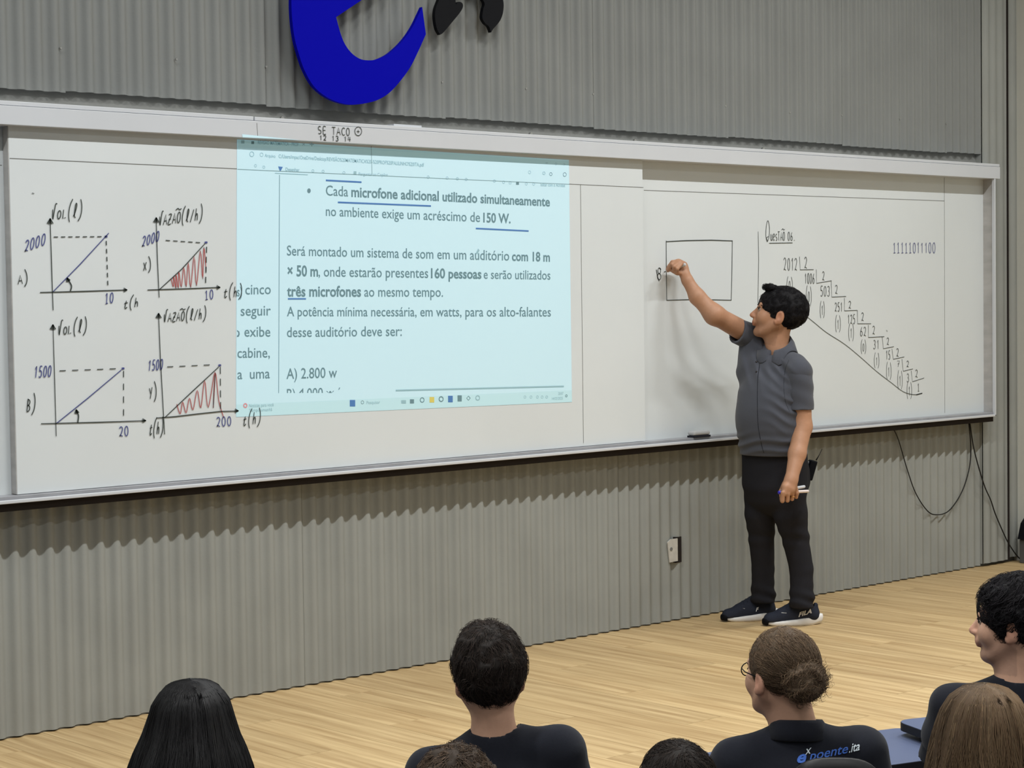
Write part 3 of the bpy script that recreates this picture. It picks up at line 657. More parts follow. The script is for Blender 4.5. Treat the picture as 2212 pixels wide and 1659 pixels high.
x_out = sm([(948, 0), (941, 20), (940, 40), (944, 62), (951, 75)]) + sm([(951, 75), (958, 70), (975, 50), (993, 28), (1000, 15), (998, 6), (990, 4), (985, 10)]) + [(984, 0), (992, -25), (1012, -48), (1030, -25)] + sm([(1041, -4), (1047, 8), (1044, 20), (1042, 38), (1048, 50), (1056, 57), (1061, 70)]) + sm([(1061, 70), (1066, 62), (1080, 45), (1087, 25), (1087, 0), (1075, -30), (1045, -75), (1065, -115), (1085, -150), (1062, -165), (1038, -135), (1015, -95), (995, -125), (970, -160), (946, -150), (955, -110), (985, -70), (965, -35), (948, 0)])[:-1]
cutout('wall_emblem_mark', x_out, [], -.105, -.085, M_BLACK, 'black brush-stroke cross mounted beside the blue letter', 'wall sign')

# ------------------------------------------------------------------ eraser, socket, cables, case
er = thing('board_eraser', 'grey white-topped eraser lying in the whiteboard tray', 'eraser', at(1504, 940, -.12))
p = at(1504, 940, -.10)
MB().box((p[0] - .062, -.146, zPb - .0015), (p[0] + .062, -.092, zPb + .009), .002).build('felt_pad', mat('eraser_felt', (40, 40, 46), .9, .1), er)
MB().box((p[0] - .062, -.144, zPb + .0095), (p[0] + .062, -.094, zPb + .032), .008).build('eraser_body', mat('eraser_plastic', (178, 179, 180), .5, .4), er)
so = thing('wall_socket_box', 'open socket box with a broken white cover low on the corrugated wall', 'socket', at(1458, 1190, -.02))
a = at(1441, 1163, -.022); b = at(1472, 1214, -.022)
MB().box((at(1459, 1163, -.022)[0], -.0235, b[2]), (b[0], -.004, a[2]), .0).build('box_recess', M_DARK, so)
c = at(1462, 1163, -.024)
pts = [(a[0] - .004, a[2] - .02), (a[0] + .01, b[2] + .008), (c[0], b[2] + .010), (c[0], a[2] - .006), (a[0] + .02, a[2] - .006)]
MB().prism([(x, z) for x, z in pts][::-1], -.030, -.0245).build('cover_plate', mat('dirty_white_plastic', (196, 193, 186), .6, .3, var=.1, vscale=30), so)
q = at(1450, 1186, -.031)
bm = bmesh.new(); bmesh.ops.create_cone(bm, cap_ends=True, segments=14, radius1=.010, radius2=.009, depth=.004, matrix=Matrix.Translation((q[0], -.031, q[2])) @ Matrix.Rotation(math.pi / 2, 4, 'X'))
MB().bm(bm).build('socket_hole', mat('grey_plastic', (120, 120, 118), .6, .3), so)
def cable(pts, Y, r, label):
    P = spline([at(x, y, yy) for (x, y), yy in zip(pts, Y)], 6)
    return tag(MB().tube(P, r, 6).build('cable', M_CABLE, None, True), label, 'cable')
cable([(1926, 920), (1940, 948), (1960, 1015), (1978, 1065), (2002, 1102), (2022, 1112), (2050, 1103), (2078, 1062), (2094, 1010), (2097, 965), (2093, 915)], [-.05, -.035] + [-.03] * 8 + [-.05], .0035, 'thin black cable drooping in a loop under the whiteboard')
cable([(2095, 915), (2105, 975), (2125, 1045), (2140, 1080), (2150, 1110), (2168, 1152), (2180, 1176), (2199, 1203), (2216, 1214)], [-.05, -.055, -.06, -.06, -.06, -.06, -.06, -.07, -.09], .0042, 'black cable running from the board down to the floor corner')
ca = thing('equipment_case', 'black-topped equipment case in the floor corner at the right edge', 'case', (10.45, -.2, 0))
p = at(2206, 1150, -.15)
MB().box((p[0] + .055, -.34, .0), (XR - .02, -.10, .150), .006).build('case_body', mat('grey_case', (84, 84, 84), .7, .3), ca)
MB().prism([(p[0] + .035, .153), (XR - .02, .153), (XR - .02, .30), (p[0] + .07, .25)][::-1], -.36, -.10).build('case_lid', M_BLACK, ca)

# ------------------------------------------------------------------ ceiling lamps
M_LAMP = mat('lamp_diffuser', (240, 242, 240), .5, .3, emit=(255, 252, 244), estr=3.0)
ROWN = ['front row above the board wall', 'middle row over the front seats', 'back row behind the seats']; COLN = ['far left end', 'left', 'centre', 'right', 'far right end', 'left end', 'left of centre', 'right of centre', 'right end', 'left end', 'middle', 'right end']
for i, (x, y, k, r_) in enumerate(LAMPS):
    t = thing('ceiling_lamp', 'slim white linear ceiling lamp, %s of the %s' % (COLN[r_], ROWN[0 if y > -3 else 1 if y > -7 else 2]), 'lamp', (x, y, LAMP_Z), 'linear ceiling lamps')
    MB().box((x - .62, y - .055, LAMP_Z), (x + .62, y + .055, LAMP_Z + .06), .004).build('lamp_housing', M_RAIL, t)
    MB().box((x - .6, y - .045, LAMP_Z - .008), (x + .6, y + .045, LAMP_Z - .001)).build('diffuser', M_LAMP, t)
    for s in (-.45, .45): MB().tube([(x + s, y, LAMP_Z + .06), (x + s, y, CEIL_Z)], .003, 5).build('suspension_wire', M_SCREW, t)
    ld = bpy.data.lights.new('lamp_light', 'AREA'); ld.shape = 'RECTANGLE'; ld.size = 1.2; ld.size_y = .09; ld.energy = LAMP_POWER * k; ld.color = (.985, 1, .99); ld.spread = 2.7
    lo = bpy.data.objects.new('lamp_light', ld); COL.objects.link(lo); lo.location = (x, y, LAMP_Z - .015); lo.parent = t; lo.matrix_parent_inverse = t.matrix_world.inverted()
# ------------------------------------------------------------------ people
IR = np.array([.7397, -.6728, 0]); ID = np.array([.672, .7395, 0]); UZ = np.array([0, 0, 1.])
def nrm(v): v = np.array(v, float); return v / np.linalg.norm(v)
M_SKIN = mat('tan_skin', (172, 128, 100), .5, .35, vcol=True, var=.04, vscale=60, bump=.0004, bscale=180)
M_SKINL = mat('fair_skin', (200, 158, 134), .5, .3, vcol=True, var=.03, vscale=60, bump=.0003, bscale=180)
M_HBLK = mat('black_hair', (20, 18, 22), .7, .2, vcol=True)
M_HDKB = mat('dark_brown_hair', (40, 34, 31), .72, .2, vcol=True)
M_HBRN = mat('light_brown_hair', (98, 82, 66), .7, .2, vcol=True)
M_HBLD = mat('dark_blond_hair', (92, 75, 56), .68, .25, vcol=True)
M_POLO = mat('charcoal_pique_cotton', (72, 74, 82), .9, .15, var=.10, vscale=500, bump=.0005, bscale=900, sheen=.15)
M_TROU = mat('black_denim', (34, 34, 39), .9, .15, var=.10, vscale=300, bump=.0004, bscale=700)
M_TSH = mat('black_navy_tshirt', (27, 29, 37), .9, .12, var=.06, vscale=200, bump=.0004, bscale=600, sheen=.1)
M_SHOE = mat('navy_knit_shoe', (36, 40, 52), .8, .2, var=.15, vscale=260, bump=.0006, bscale=500)
M_SOLE = mat('white_foam_sole', (222, 220, 218), .6, .3, var=.03, vscale=30)
M_EYE = mat('eye_white', (158, 140, 128), .6, .2)
M_PUP = mat('dark_iris', (24, 16, 12), .2, .5)
M_LIP = None

class Frame:                 # local axes: r to the person's right, f forward, u up
    def __init__(s, c, F, U, k=1.0):
        s.c = np.array(c, float); s.F = nrm(F); s.U = nrm(np.array(U, float) - s.F * (np.array(U, float) @ s.F)); s.R = np.cross(s.F, s.U); s.k = k
        s.M = np.stack([s.R, s.F, s.U])
    def __call__(s, r, f, u): return s.c + s.k * (r * s.R + f * s.F + u * s.U)
    def loc(s, V): return ((np.asarray(V) - s.c) @ s.M.T) / s.k

def head(S, h, neck=None, nr=.056, jaw=1.0, brow=1.0):
    k = h.k
    e = lambda r, f, u, a, b, c, kk=.02, op='u': S.ell(h(r, f, u), (a * k, b * k, c * k), h.M, kk, op)
    c = lambda a, b, ra, rb=None, kk=.015, **q: S.cap(h(*a), h(*b), ra * k, (rb or ra) * k, kk, **q)
    e(0, -.018, .030, .076, .096, .088, 0)
    e(0, .030, -.020, .062, .062, .080, .03)
    for s_ in (-1, 1):
        c((s_ * .052, -.004, -.045), (s_ * .030, .052, -.088), .020 * jaw, .017 * jaw, .025)
        e(s_ * .036, .060, -.028, .026, .026, .030, .02)
    e(0, .066, -.094, .026, .022, .022, .02)
    c((-.034, .078, .026), (.034, .078, .026), .011 * brow, None, .018)
    for s_ in (-1, 1): e(s_ * .031, .094, .006, .017, .014, .012, .010, 's')
    c((0, .084, .012), (0, .108, -.026), .0075, .0115, .012)
    for s_ in (-1, 1): e(s_ * .0105, .099, -.031, .0085, .011, .0075, .008)
    e(0, .088, -.052, .026, .014, .014, .012)
    e(0, .094, -.0570, .020, .0065, .0055, .006); e(0, .0915, -.0665, .018, .0070, .0062, .006)
    c((-.020, .1035, -.0625), (.020, .1035, -.0625), .0022, None, .003, op='s')
    for s_ in (-1, 1):
        S.ell(h(s_ * .079, -.012, -.012), (.009 * k, .019 * k, .033 * k), h.M, .006)
        S.ell(h(s_ * .088, -.006, -.008), (.006 * k, .011 * k, .018 * k), h.M, .004, 's')
        S.cap(h(s_ * .077, .004, -.034), h(s_ * .077, .000, -.040), .008 * k, None, .004)
    if neck is not None:
        S.cap(h(0, -.030, -.03), neck, nr * .95, nr * 1.05, .03); S.cap(h(0, .012, -.085), neck + h.F * .02, .035 * k, nr * .8, .035)
def face_parts(h, par, brow_m, gaze=(0, 0)):
    for s_ in (-1, 1):
        bm = bmesh.new(); bmesh.ops.create_uvsphere(bm, u_segments=14, v_segments=10, radius=.0100 * h.k, matrix=Matrix.Translation(Vector(h(s_ * .031, .0775, .004))))
        MB().bm(bm).build('eye', M_EYE, par, True)
        bm = bmesh.new(); bmesh.ops.create_uvsphere(bm, u_segments=12, v_segments=8, radius=.0064 * h.k, matrix=Matrix.Translation(Vector(h(s_ * .031 + gaze[0] * .005, .0838, .004 + gaze[1] * .005))))
        MB().bm(bm).build('iris', M_PUP, par, True)
        MB().tube([h(s_ * .014, .0925, .024), h(s_ * .030, .089, .030), h(s_ * .048, .0755, .023)], [.003 * h.k, .0038 * h.k, .002 * h.k], 6).build('eyebrow', brow_m, par, True)
        MB().tube([h(s_ * .018, .0885, .006), h(s_ * .031, .0915, .0125), h(s_ * .044, .083, .006)], [.0012 * h.k, .0016 * h.k, .0012 * h.k], 5).build('eyelid', M_HDKB, par, True)
def skin_tint(h, beard=0.0):
    def fn(V):
        t = np.ones((len(V), 3)); L = h.loc(V)
        lip = np.exp(-((L[:, 0] / .024) ** 4 + ((L[:, 2] + .0625) / .0095) ** 2 + ((L[:, 1] - .098) / .018) ** 2))
        t *= 1 - lip[:, None] * np.array([.12, .36, .34])
        ear = np.exp(-(((np.abs(L[:, 0]) - .082) / .014) ** 2 + ((L[:, 1] + .01) / .03) ** 2 + ((L[:, 2] + .012) / .04) ** 2))
        t *= 1 - ear[:, None] * np.array([.0, .14, .14])
        nose = np.exp(-((L[:, 0] / .02) ** 2 + ((L[:, 1] - .108) / .02) ** 2 + ((L[:, 2] + .025) / .02) ** 2)); t *= 1 - nose[:, None] * np.array([0, .12, .12])
        if beard:
            b = 1 / (1 + np.exp((L[:, 2] + .048 + .02 * (L[:, 1] > .09)) / .006)) * (L[:, 2] > -.14) * (L[:, 1] > -.02) * (1 - lip)
            t *= 1 - (beard * b)[:, None] * np.array([.42, .40, .36])
        return t
    return fn
def htint(n, S, rings=3, lo=.6, hi=1.7, warm=.1, seed=1):
    r = np.random.default_rng(seed); b = r.uniform(lo, hi, n) ; c = np.stack([b * (1 + r.uniform(0, warm, n)), b, b * (1 - r.uniform(0, warm, n))], 1)
    return np.repeat(c, S * rings, 0)
def fur(V0, N0, n, L, curl, freq, r0, dirfn, seed, segs=7, lo=.6, hi=1.8, fit=None):
    r = np.random.default_rng(seed); i = r.integers(0, len(V0), n); p = V0[i].copy(); nn = N0[i]
    d = dirfn(p, nn, r); sw = r.random(n) < .22; rd = np.cross(nn, r.normal(0, 1, (n, 3))); rd /= np.linalg.norm(rd, axis=1, keepdims=True) + 1e-9; d[sw] = rd[sw] * .9 + nn[sw] * .2
    t = np.linspace(0, 1, segs); ph = 7 * wob(p[:, 0], p[:, 1], p[:, 2], 38, seed) + r.normal(0, .35, n); ll = L * r.uniform(.6, 1.3, n)
    u = np.cross(d, nn); L = np.where(sw, L * .7, L); ll = np.where(sw, ll * .7, ll); u /= np.linalg.norm(u, axis=1, keepdims=True) + 1e-9; v = np.cross(d, u)
    cc = curl * r.uniform(.5, 1.3, n)
    P = p[:, None, :] + d[:, None, :] * (ll[:, None] * t)[:, :, None] + nn[:, None, :] * (ll[:, None] * (.35 * t - .55 * t * t))[:, :, None] \
        + (cc[:, None] * t * np.cos(freq * t + ph[:, None]))[:, :, None] * u[:, None, :] + (cc[:, None] * t * np.sin(freq * t + ph[:, None]))[:, :, None] * nn[:, None, :] - nn[:, None, :] * .004
    if fit is not None:
        h, rad, top = fit; q = (h.loc(P.reshape(-1, 3)) - [0, -.022, .034]) / np.array(rad); m_ = np.linalg.norm(q, axis=1, keepdims=True)
        lim = np.repeat(r.uniform(1.0, top, n), segs)[:, None]; q = q / m_ * np.minimum(np.maximum(m_, 1.002), lim) * np.array(rad) + [0, -.022, .034]
        P = (h.c + h.k * (q @ h.M)).reshape(P.shape)
    V, F = strands(P, r0); return V, F, htint(n, segs, 3, lo, hi, seed=seed)
def normals(V, F):
    a = V[F[:, 0]]; fn = np.cross(V[F[:, 2]] - a, V[F[:, 3]] - V[F[:, 1]]); N = np.zeros_like(V)
    for k in range(4): np.add.at(N, F[:, k], fn)
    return N / (np.linalg.norm(N, axis=1, keepdims=True) + 1e-12)
def short_hair(h, par, m, n=1500, L=.03, curl=.006, freq=9, r0=.0016, thick=1.0, lump=.004, seed=1, rad=(.087, .113, .100), hair_c=.044, nape=.049, dirfn=None, vox=.004, name='hair', lo=.6, hi=1.8, ear=True, extra=None, top=1.10):
    vox = .005
    k = h.k; R_ = max(rad) * k * 1.35
    S = SDF(h.c - R_ * 1.25, h.c + R_ * 1.25, vox)
    S.ell(h(0, -.022, .034), tuple(q * k for q in rad), h.M, 0)
    if extra: extra(S)
    S.warp(lambda x, y, z: lump * wob(x, y, z, 120, seed) + lump * .6 * wob(z, x, y, 230, seed + 2))
    S.half(h(0, hair_c / .998 * .91, -hair_c * .41), h.F * .91 - h.U * .41)
    S.half(h(0, nape * .34, -nape * .94), h.F * .34 - h.U * .94)
    if ear:
        for s_ in (-1, 1): S.ell(h(s_ * .092, -.006, -.022), (.024 * k, .027 * k, .036 * k), h.M, .003, 's')
    V, F = S.nets(); N = normals(V, F)
    if dirfn is None:
        cr = h(0, -.06, .12)
        def dirfn(p, nn, r):
            d = p - cr; d = d - nn * (d * nn).sum(1, keepdims=True); d /= np.linalg.norm(d, axis=1, keepdims=True) + 1e-9
            d = d + nn * .10 + .55 * np.stack([wob(p[:, 0], p[:, 1], p[:, 2], 55, q) for q in (1, 4, 8)], 1) + r.normal(0, .13, p.shape); return d / np.linalg.norm(d, axis=1, keepdims=True)
    v2, f2, t2 = fur(V, N, n, L * k, curl, freq, r0, dirfn, seed, lo=lo, hi=hi, fit=(h, rad, top))
    W, G_ = join([(V, F), (v2, f2)])
    return mesh(name, W, G_, m, par, True, np.concatenate([np.full((len(V), 3), .62), t2]))

def hand(S, w, d, n, side, curl=(35, 45, 30), k=1.0, spread=.0, thumb=35):
    d = nrm(d); n = nrm(np.array(n) - d * (np.array(n) @ d)); s_ = np.cross(d, n) * side      # n: palm normal, s_: towards the thumb
    S.cap(w, w + d * .03 * k, .026 * k, .028 * k, .015, n, .62)
    S.cap(w + d * .03 * k - s_ * .020 * k, w + d * .082 * k - s_ * .026 * k, .020 * k, .018 * k, .012, n, .62); S.cap(w + d * .03 * k + s_ * .014 * k, w + d * .086 * k + s_ * .022 * k, .021 * k, .019 * k, .014, n, .62)
    for i, (o, L) in enumerate(((.031, 1.0), (.010, 1.1), (-.011, 1.02), (-.031, .8))):
        p = w + d * (.086 - .004 * abs(i - 1)) * k + s_ * o * k; a = 0; dd = d + s_ * spread * (1.5 - i)
        for j, (l, r_) in enumerate(((.040, .0092), (.026, .0085), (.021, .0076))):
            a += math.radians(curl[j]); q = p + (dd * math.cos(a) + n * math.sin(a)) * l * L * k
            S.cap(p, q, r_ * k, r_ * .94 * k, .004); p = q
    t0 = w + d * .02 * k + s_ * .022 * k; t1 = t0 + (d * .75 + s_ * math.sin(math.radians(thumb)) + n * .35) * .036 * k; t2 = t1 + (d * .9 + n * .45) * .030 * k
    S.cap(t0, t1, .013 * k, .011 * k, .008); S.cap(t1, t2, .0105 * k, .009 * k, .005)

# ---------------- the teacher
def teacher():
    foot = at(1700, 1345, -.45)
    T = thing('person', 'man in charcoal polo and black trousers writing on the whiteboard with a raised arm', 'person', (foot[0], -.47, 0))
    h = Frame(at(1679, 679, -.50), -IR * .95 + ID * .10 + UZ * .22, UZ * 1 + IR * .22, 1.15)
    nb = at(1681, 757, -.50)
    lsh = at(1728, 803, -.68); lel = at(1734, 922, -.70); lwr = at(1709, 1037, -.74)
    rsh = at(1632, 730, -.34); rel = at(1543, 680, -.29); rwr = at(1485, 606, -.175)
    S = SDF((7.1, -.88, .55), (8.32, -.055, 1.93), .0042)
    head(S, h, nb, .047, 1.0)
    S.cap(nb, at(1678, 800, -.50), .047, .06, .02); S.cap(at(1678, 845, -.50), at(1673, 985, -.49), .14, .14, .05, (1, 0, 0), .8)
    S.cap(at(1684, 800, -.5), lsh, .045, .048, .02); S.cap(at(1676, 795, -.5), rsh, .045, .05, .02)
    S.cap(lsh, lel, .055, .046, .02); S.cap(lel, at(1722, 980, -.72), .047, .043, .02); S.cap(at(1722, 980, -.72), lwr, .043, .031, .02)
    S.cap(rsh, rel, .056, .048, .03); S.cap(rel, at(1506, 641, -.22), .048, .040, .035); S.cap(at(1506, 641, -.22), rwr, .040, .029, .02)
    # left hand: closed over the markers, back of the hand to the camera
    Y0 = lwr[1]
    S.cap(lwr, at(1703, 1055, Y0), .033, .036, .015, -ID, .75); S.cap(at(1697, 1052, Y0), at(1694, 1066, Y0), .019, .016, .012); S.cap(at(1714, 1052, Y0), at(1720, 1066, Y0), .020, .015, .012)
    for x, y0, y1, r_ in ((1691, 1064, 1082, .0115), (1702, 1066, 1081, .0112), (1712, 1066, 1078, .0105), (1721, 1065, 1074, .0095)):
        a = at(x, y0, Y0 - .010); b = at(x - 1, y1, Y0 - .002); c = b + ID * .026 + UZ * .008; e = c - ID * .008 + UZ * .022
        S.cap(a, b, r_, r_ * .95, .004); S.cap(b, c, r_ * .95, r_ * .9, .004); S.cap(c, e, r_ * .9, r_ * .8, .004)
    a = at(1695, 1046, Y0 + .025); b = at(1687, 1062, Y0 + .035); c = at(1687, 1072, Y0 + .03); S.cap(a, b, .014, .012, .01); S.cap(b, c, .011, .009, .005)
    # right hand: pinching the pen
    def q(x, y, dy=0): return at(x, y, -.135 + dy)
    S.cap(rwr, q(1474, 580), .028, .030, .015); S.cap(q(1474, 580), q(1463, 571), .030, .024, .012); S.cap(q(1477, 572), q(1466, 566), .018, .017, .010)
    for pts, r_ in ((((1464, 564, 0), (1452, 566, .01), (1445, 575, .03), (1441, 582, .045)), .0105), (((1462, 566, -.025), (1451, 571, -.015), (1446, 580, .012), (1443, 585, .035)), .0108), (((1468, 566, -.035), (1456, 576, -.035), (1455, 586, -.005), (1462, 588, .012)), .0102), (((1473, 569, -.045), (1463, 581, -.045), (1463, 590, -.015), (1470, 590, .0)), .0095)):
        pp = [q(*p) for p in pts]
        for i in range(3): S.cap(pp[i], pp[i + 1], r_ * (1 - .07 * i), r_ * (.93 - .07 * i), .004)
    pp = [q(1474, 590, -.01), q(1462, 589, -.022), q(1449, 583, .01)]; S.cap(pp[0], pp[1], .0135, .012, .01); S.cap(pp[1], pp[2], .0118, .0095, .005)
    S.build('body', M_SKIN, T, skin_tint(h, .35))
    face_parts(h, T, M_HBLK, (0, .4))
    dirs = None
    short_hair(h, T, M_HBLK, n=4400, L=.020, curl=.0035, freq=10, r0=.0010, seed=3, rad=(.086, .114, .098), lo=.4, hi=1.3, hair_c=.054, top=1.06)
    ct = short_hair(Frame(h(0, .058, .098), h.F, h.U, .34), T, M_HBLK, n=420, L=.085, curl=.010, freq=11, r0=.0016, seed=8, rad=(.16, .11, .06), lo=.4, hi=1.2, hair_c=.3, nape=.3, ear=False, lump=.005, name='fringe_curls', top=1.35)
    # shirt
    S = SDF((7.35, -.86, .82), (8.32, -.2, 1.62), .005)
    ax = (1, 0, 0)
    S.cap(at(1676, 856, -.50), at(1671, 905, -.50), .178, .184, .05, ax, .82); S.cap(at(1671, 905, -.50), at(1671, 990, -.49), .184, .182, .03, ax, .84)
    S.ell(at(1664, 912, -.52), (.125, .16, .22), None, .08)
    S.cap(at(1645, 800, -.42), at(1650, 900, -.47), .085, .10, .08)
    S.cap(at(1682, 792, -.50), at(1677, 850, -.50), .080, .168, .06, ax, .8)
    S.cap(at(1679, 806, -.50), at(1677, 850, -.50), .118, .172, .05, ax, .82)
    S.cap(at(1690, 776, -.50), at(1717, 790, -.62), .048, .054, .04); S.cap(at(1717, 790, -.62), lsh - UZ * .004, .054, .050, .03); S.cap(at(1676, 780, -.49), rsh, .050, .068, .04)
    S.cap(lsh, at(1722, 850, -.66), .050, .048, .06)
    S.cap(rsh, at(1622, 800, -.36), .072, .08, .05)
    def folds(x, y, z):
        d = .0022 * wob(x, y, z, 26, 3)
        a = .7397 * (x - 7.684) - .6728 * (y + .5)          # towards his left arm
        sg = 1 / (1 + np.exp(-(a + .03) / .03))
        rid = lambda t: np.abs(np.sin(t)) ** 1.5 - .5
        d = d + .013 * rid((z + .42 * a + .012 * np.sin(a * 30)) * 52) * np.exp(-((z - 1.13) / .10) ** 2) * sg
        d = d + .011 * rid((z + .15 * a * a * 8 + .008 * np.sin(a * 25 + 1)) * 58) * np.exp(-((z - .945) / .05) ** 2)
        d = d + .010 * rid((z + 1.1 * a + .01 * np.sin(a * 20)) * 40) * np.exp(-((z - 1.30) / .07) ** 2) * np.exp(-((a - .01) / .07) ** 2)
        d = d + .008 * rid((a + .15 * z) * 60) * np.exp(-((z - 1.33) / .09) ** 2) * (1 - sg)
        return d
    S.warp(folds)
    zh = at(1671, 984, -.55)[2]; S.half((0, 0, zh), (-.0, 0, -1))
    S.cap(h(0, 0, -.1), at(1674, 764, -.50), .062, .056, .0, op='s')
    S.ell(at(1671, 990, -.49), (.145, .175, .02), None, 0, 's')
    sh = S.build('polo_shirt', M_POLO, T)
    def sleeve(a, b, ra, rb, inner, nm, m, par, ext=.03, vox=.004, ci=6):
        a, b = np.array(a), np.array(b); d = nrm(b - a); R_ = max(ra, rb) + .02
        S = SDF(np.minimum(a, b) - R_ - ext, np.maximum(a, b) + R_ + ext, vox)
        S.cap(a - d * 0, b + d * .05, ra, rb, 0)
        S.warp(lambda x, y, z: .003 * wob(x, y, z, 45, ci) + .002 * np.sin((z + .5 * x) * 70))
        # hem roll
        S.half(b, d)
        V = b - d * .012; rr = rb + .0025
        S.cap(b - d * .035, b + d * .06, inner, None, 0, op='s')
        return S.build(nm, m, par)
    sleeve(lsh - UZ * .008, at(1730, 886, -.69), .0635, .066, .050, 'sleeve', M_POLO, sh)
    sleeve(rsh, at(1592, 715, -.318), .070, .065, .053, 'sleeve', M_POLO, sh)
    from mathutils.bvhtree import BVHTree
    tree = BVHTree.FromPolygons([v_.co for v_ in sh.data.vertices], [tuple(p.vertices) for p in sh.data.polygons])
    def seam(pts, name, r=.0016, off=0):
        P = []
        for x, y in spline(pts, 6):
            dv = Vector(nrm(atd(x, y, 1.0) - CAM)); hit = tree.ray_cast(Vector(CAM), dv)
            if hit[0] is not None: P.append(np.array(hit[0] - dv * off))
        MB().tube(P, r, 5).build(name, mat('dark_seam_thread', (38, 39, 44), .9, .1), sh, True)
    seam([(1704, 778), (1696, 800), (1693, 835), (1697, 868), (1706, 890)], 'armhole_seam', .0009)
    seam([(1642, 778), (1637, 820), (1636, 870), (1638, 920), (1645, 960), (1650, 978)], 'placket_seam')
    for y in (782, 803): 
        dv = Vector(nrm(atd(1634, y, 1.0) - CAM)); hit = tree.ray_cast(Vector(CAM), dv)
        bm = bmesh.new(); bmesh.ops.create_uvsphere(bm, u_segments=8, v_segments=6, radius=.0055, matrix=Matrix.Translation(hit[0])); MB().bm(bm).build('button', M_PUP, sh, True)
    # collar: a turned-down band around the neck
    fr = Frame(at(1681, 750, -.50), (-1, -.25, 0), UZ, 1.0); v = []; N_ = 40
    for i in range(N_ + 1):
        th = math.radians(9 + 342 * i / N_); c_, s_ = math.cos(th), math.sin(th); fd = min(th, 2 * math.pi - th)
        zt = .012 - .040 * c_; ro = .104 + .020 * math.exp(-((fd - .55) / .35) ** 2)
        def down(r_, up):
            p = Vector(fr(s_ * r_, c_ * r_, .12)); hit = tree.ray_cast(p, Vector((0, 0, -1)))
            return (hit[0].z if hit[0] is not None else zt) - fr.c[2] + up
        zo = min(down(ro, .010), zt - .004); zm = max(min(down(.082, .012), zt + .004), zo)
        v += [fr(s_ * .060, c_ * .060, zt - .02), fr(s_ * .062, c_ * .062, zt + .012), fr(s_ * .068, c_ * .068, zt + .014), fr(s_ * .084, c_ * .084, max(zm, zt - .010)), fr(s_ * ro, c_ * ro, zo), fr(s_ * ro * .985, c_ * ro * .985, zo - .006)]
    f = [(i * 6 + k, i * 6 + (k + 1) % 6, (i + 1) * 6 + (k + 1) % 6, (i + 1) * 6 + k) for i in range(N_) for k in range(6)] + [tuple(range(5, -1, -1)), tuple(N_ * 6 + k for k in range(6))]
    mesh('collar', v, f, M_POLO, sh, True)
    # trousers
    S = SDF((7.45, -.82, .04), (8.3, -.2, .98), .006)
    S.cap(at(1673, 975, -.49), at(1674, 1040, -.49), .178, .180, .02, ax, .84); S.ell(at(1708, 1030, -.5), (.08, .11, .12), None, .05)
    for pts in (((1648, 1055, -.41, .096), (1643, 1110, -.40, .082), (1645, 1160, -.38, .067), (1648, 1230, -.36, .058), (1648, 1290, -.345, .062), (1649, 1316, -.34, .062)), ((1700, 1060, -.57, .100), (1707, 1110, -.58, .086), (1719, 1165, -.585, .068), (1731, 1230, -.60, .060), (1732, 1290, -.605, .061), (1732, 1318, -.605, .060))):
        P = [at(x, y, Y) for x, y, Y, _ in pts]
        for i in range(len(P) - 1): S.cap(P[i], P[i + 1], pts[i][3], pts[i + 1][3], .012)
    def tf(x, y, z):
        return .002 * wob(x, y, z, 30, 5) + .005 * np.sin(z * 95 + 6 * np.sin(x * 9) + 4 * y) * np.exp(-((z - .13) / .06) ** 2) + .0035 * np.sin(z * 80 + 20 * x) * np.exp(-((z - .47) / .05) ** 2) + .003 * np.sin(z * 50 - 25 * x) * np.exp(-((z - .68) / .05) ** 2)
    S.warp(tf); S.half((0, 0, .098), (0, 0, -1))
    tr = S.build('trousers', M_TROU, T)
    # shoes
    def shoe(heel, F, label, right):
        g = Frame(heel, F, UZ, 1.0)
        sh_ = thing('shoe', None, None, heel); sh_.parent = T; sh_.matrix_parent_inverse = T.matrix_world.inverted()
        S = SDF(np.minimum(g(0, -.05, 0), g(0, .32, 0)) - .09, np.maximum(g(0, -.05, 0), g(0, .32, 0)) + np.array([.09, .09, .19]), .0035)
        c = lambda a, b, ra, rb, k=.02, **q: S.cap(g(*a), g(*b), ra, rb, k, **q)
        c((0, .035, .050), (0, .120, .052), .041, .042, .02); c((0, .120, .052), (0, .242, .030), .042, .036, .02); c((0, .02, .055), (0, .05, .088), .034, .036, .02)
        c((0, .075, .112), (0, .180, .060), .033, .030, .02); c((0, .012, .045), (0, .004, .098), .026, .014, .015)
        S.half((0, 0, .024), (0, 0, -1)); S.cap(g(0, .045, .15), g(0, .04, .10), .036, .030, 0, op='s')
        S.warp(lambda x, y, z: .0006 * wob(x, y, z, 150, 2)); S.build('shoe_upper', M_SHOE, sh_)
        v = []; n = 36
        def out(t):          # plan outline
            a = 2 * math.pi * t; f_ = .128 - math.cos(a) * .158; s_ = math.sin(a); w_ = .040 + .008 * math.sin(max(0, f_) / .28 * 3.1) - .003 * math.cos(a * 2)
            return s_ * w_ , f_
        for lv, (gr, zf) in enumerate(((.88, 0), (.98, .30), (1.02, .62), (.98, .95), (.85, 1.0))):
            for i in range(n):
                s_, f_ = out(i / n); q_ = min(1, max(0, f_ / .28))
                top = .046 - .027 * q_ + .010 * math.exp(-((f_ + .03) / .05) ** 2); bot = .012 * max(0, (q_ - .8) / .2) ** 2 + .008 * max(0, (.08 - q_) / .08) ** 2
                v.append(g(s_ * gr, .128 + (f_ - .128) * (1 + (gr - 1) * .5) - .006, bot + (top - bot) * zf))
        f = [(l * n + i, l * n + (i + 1) % n, (l + 1) * n + (i + 1) % n, (l + 1) * n + i) for l in range(4) for i in range(n)] + [tuple(range(n - 1, -1, -1)), tuple(range(4 * n, 5 * n))]
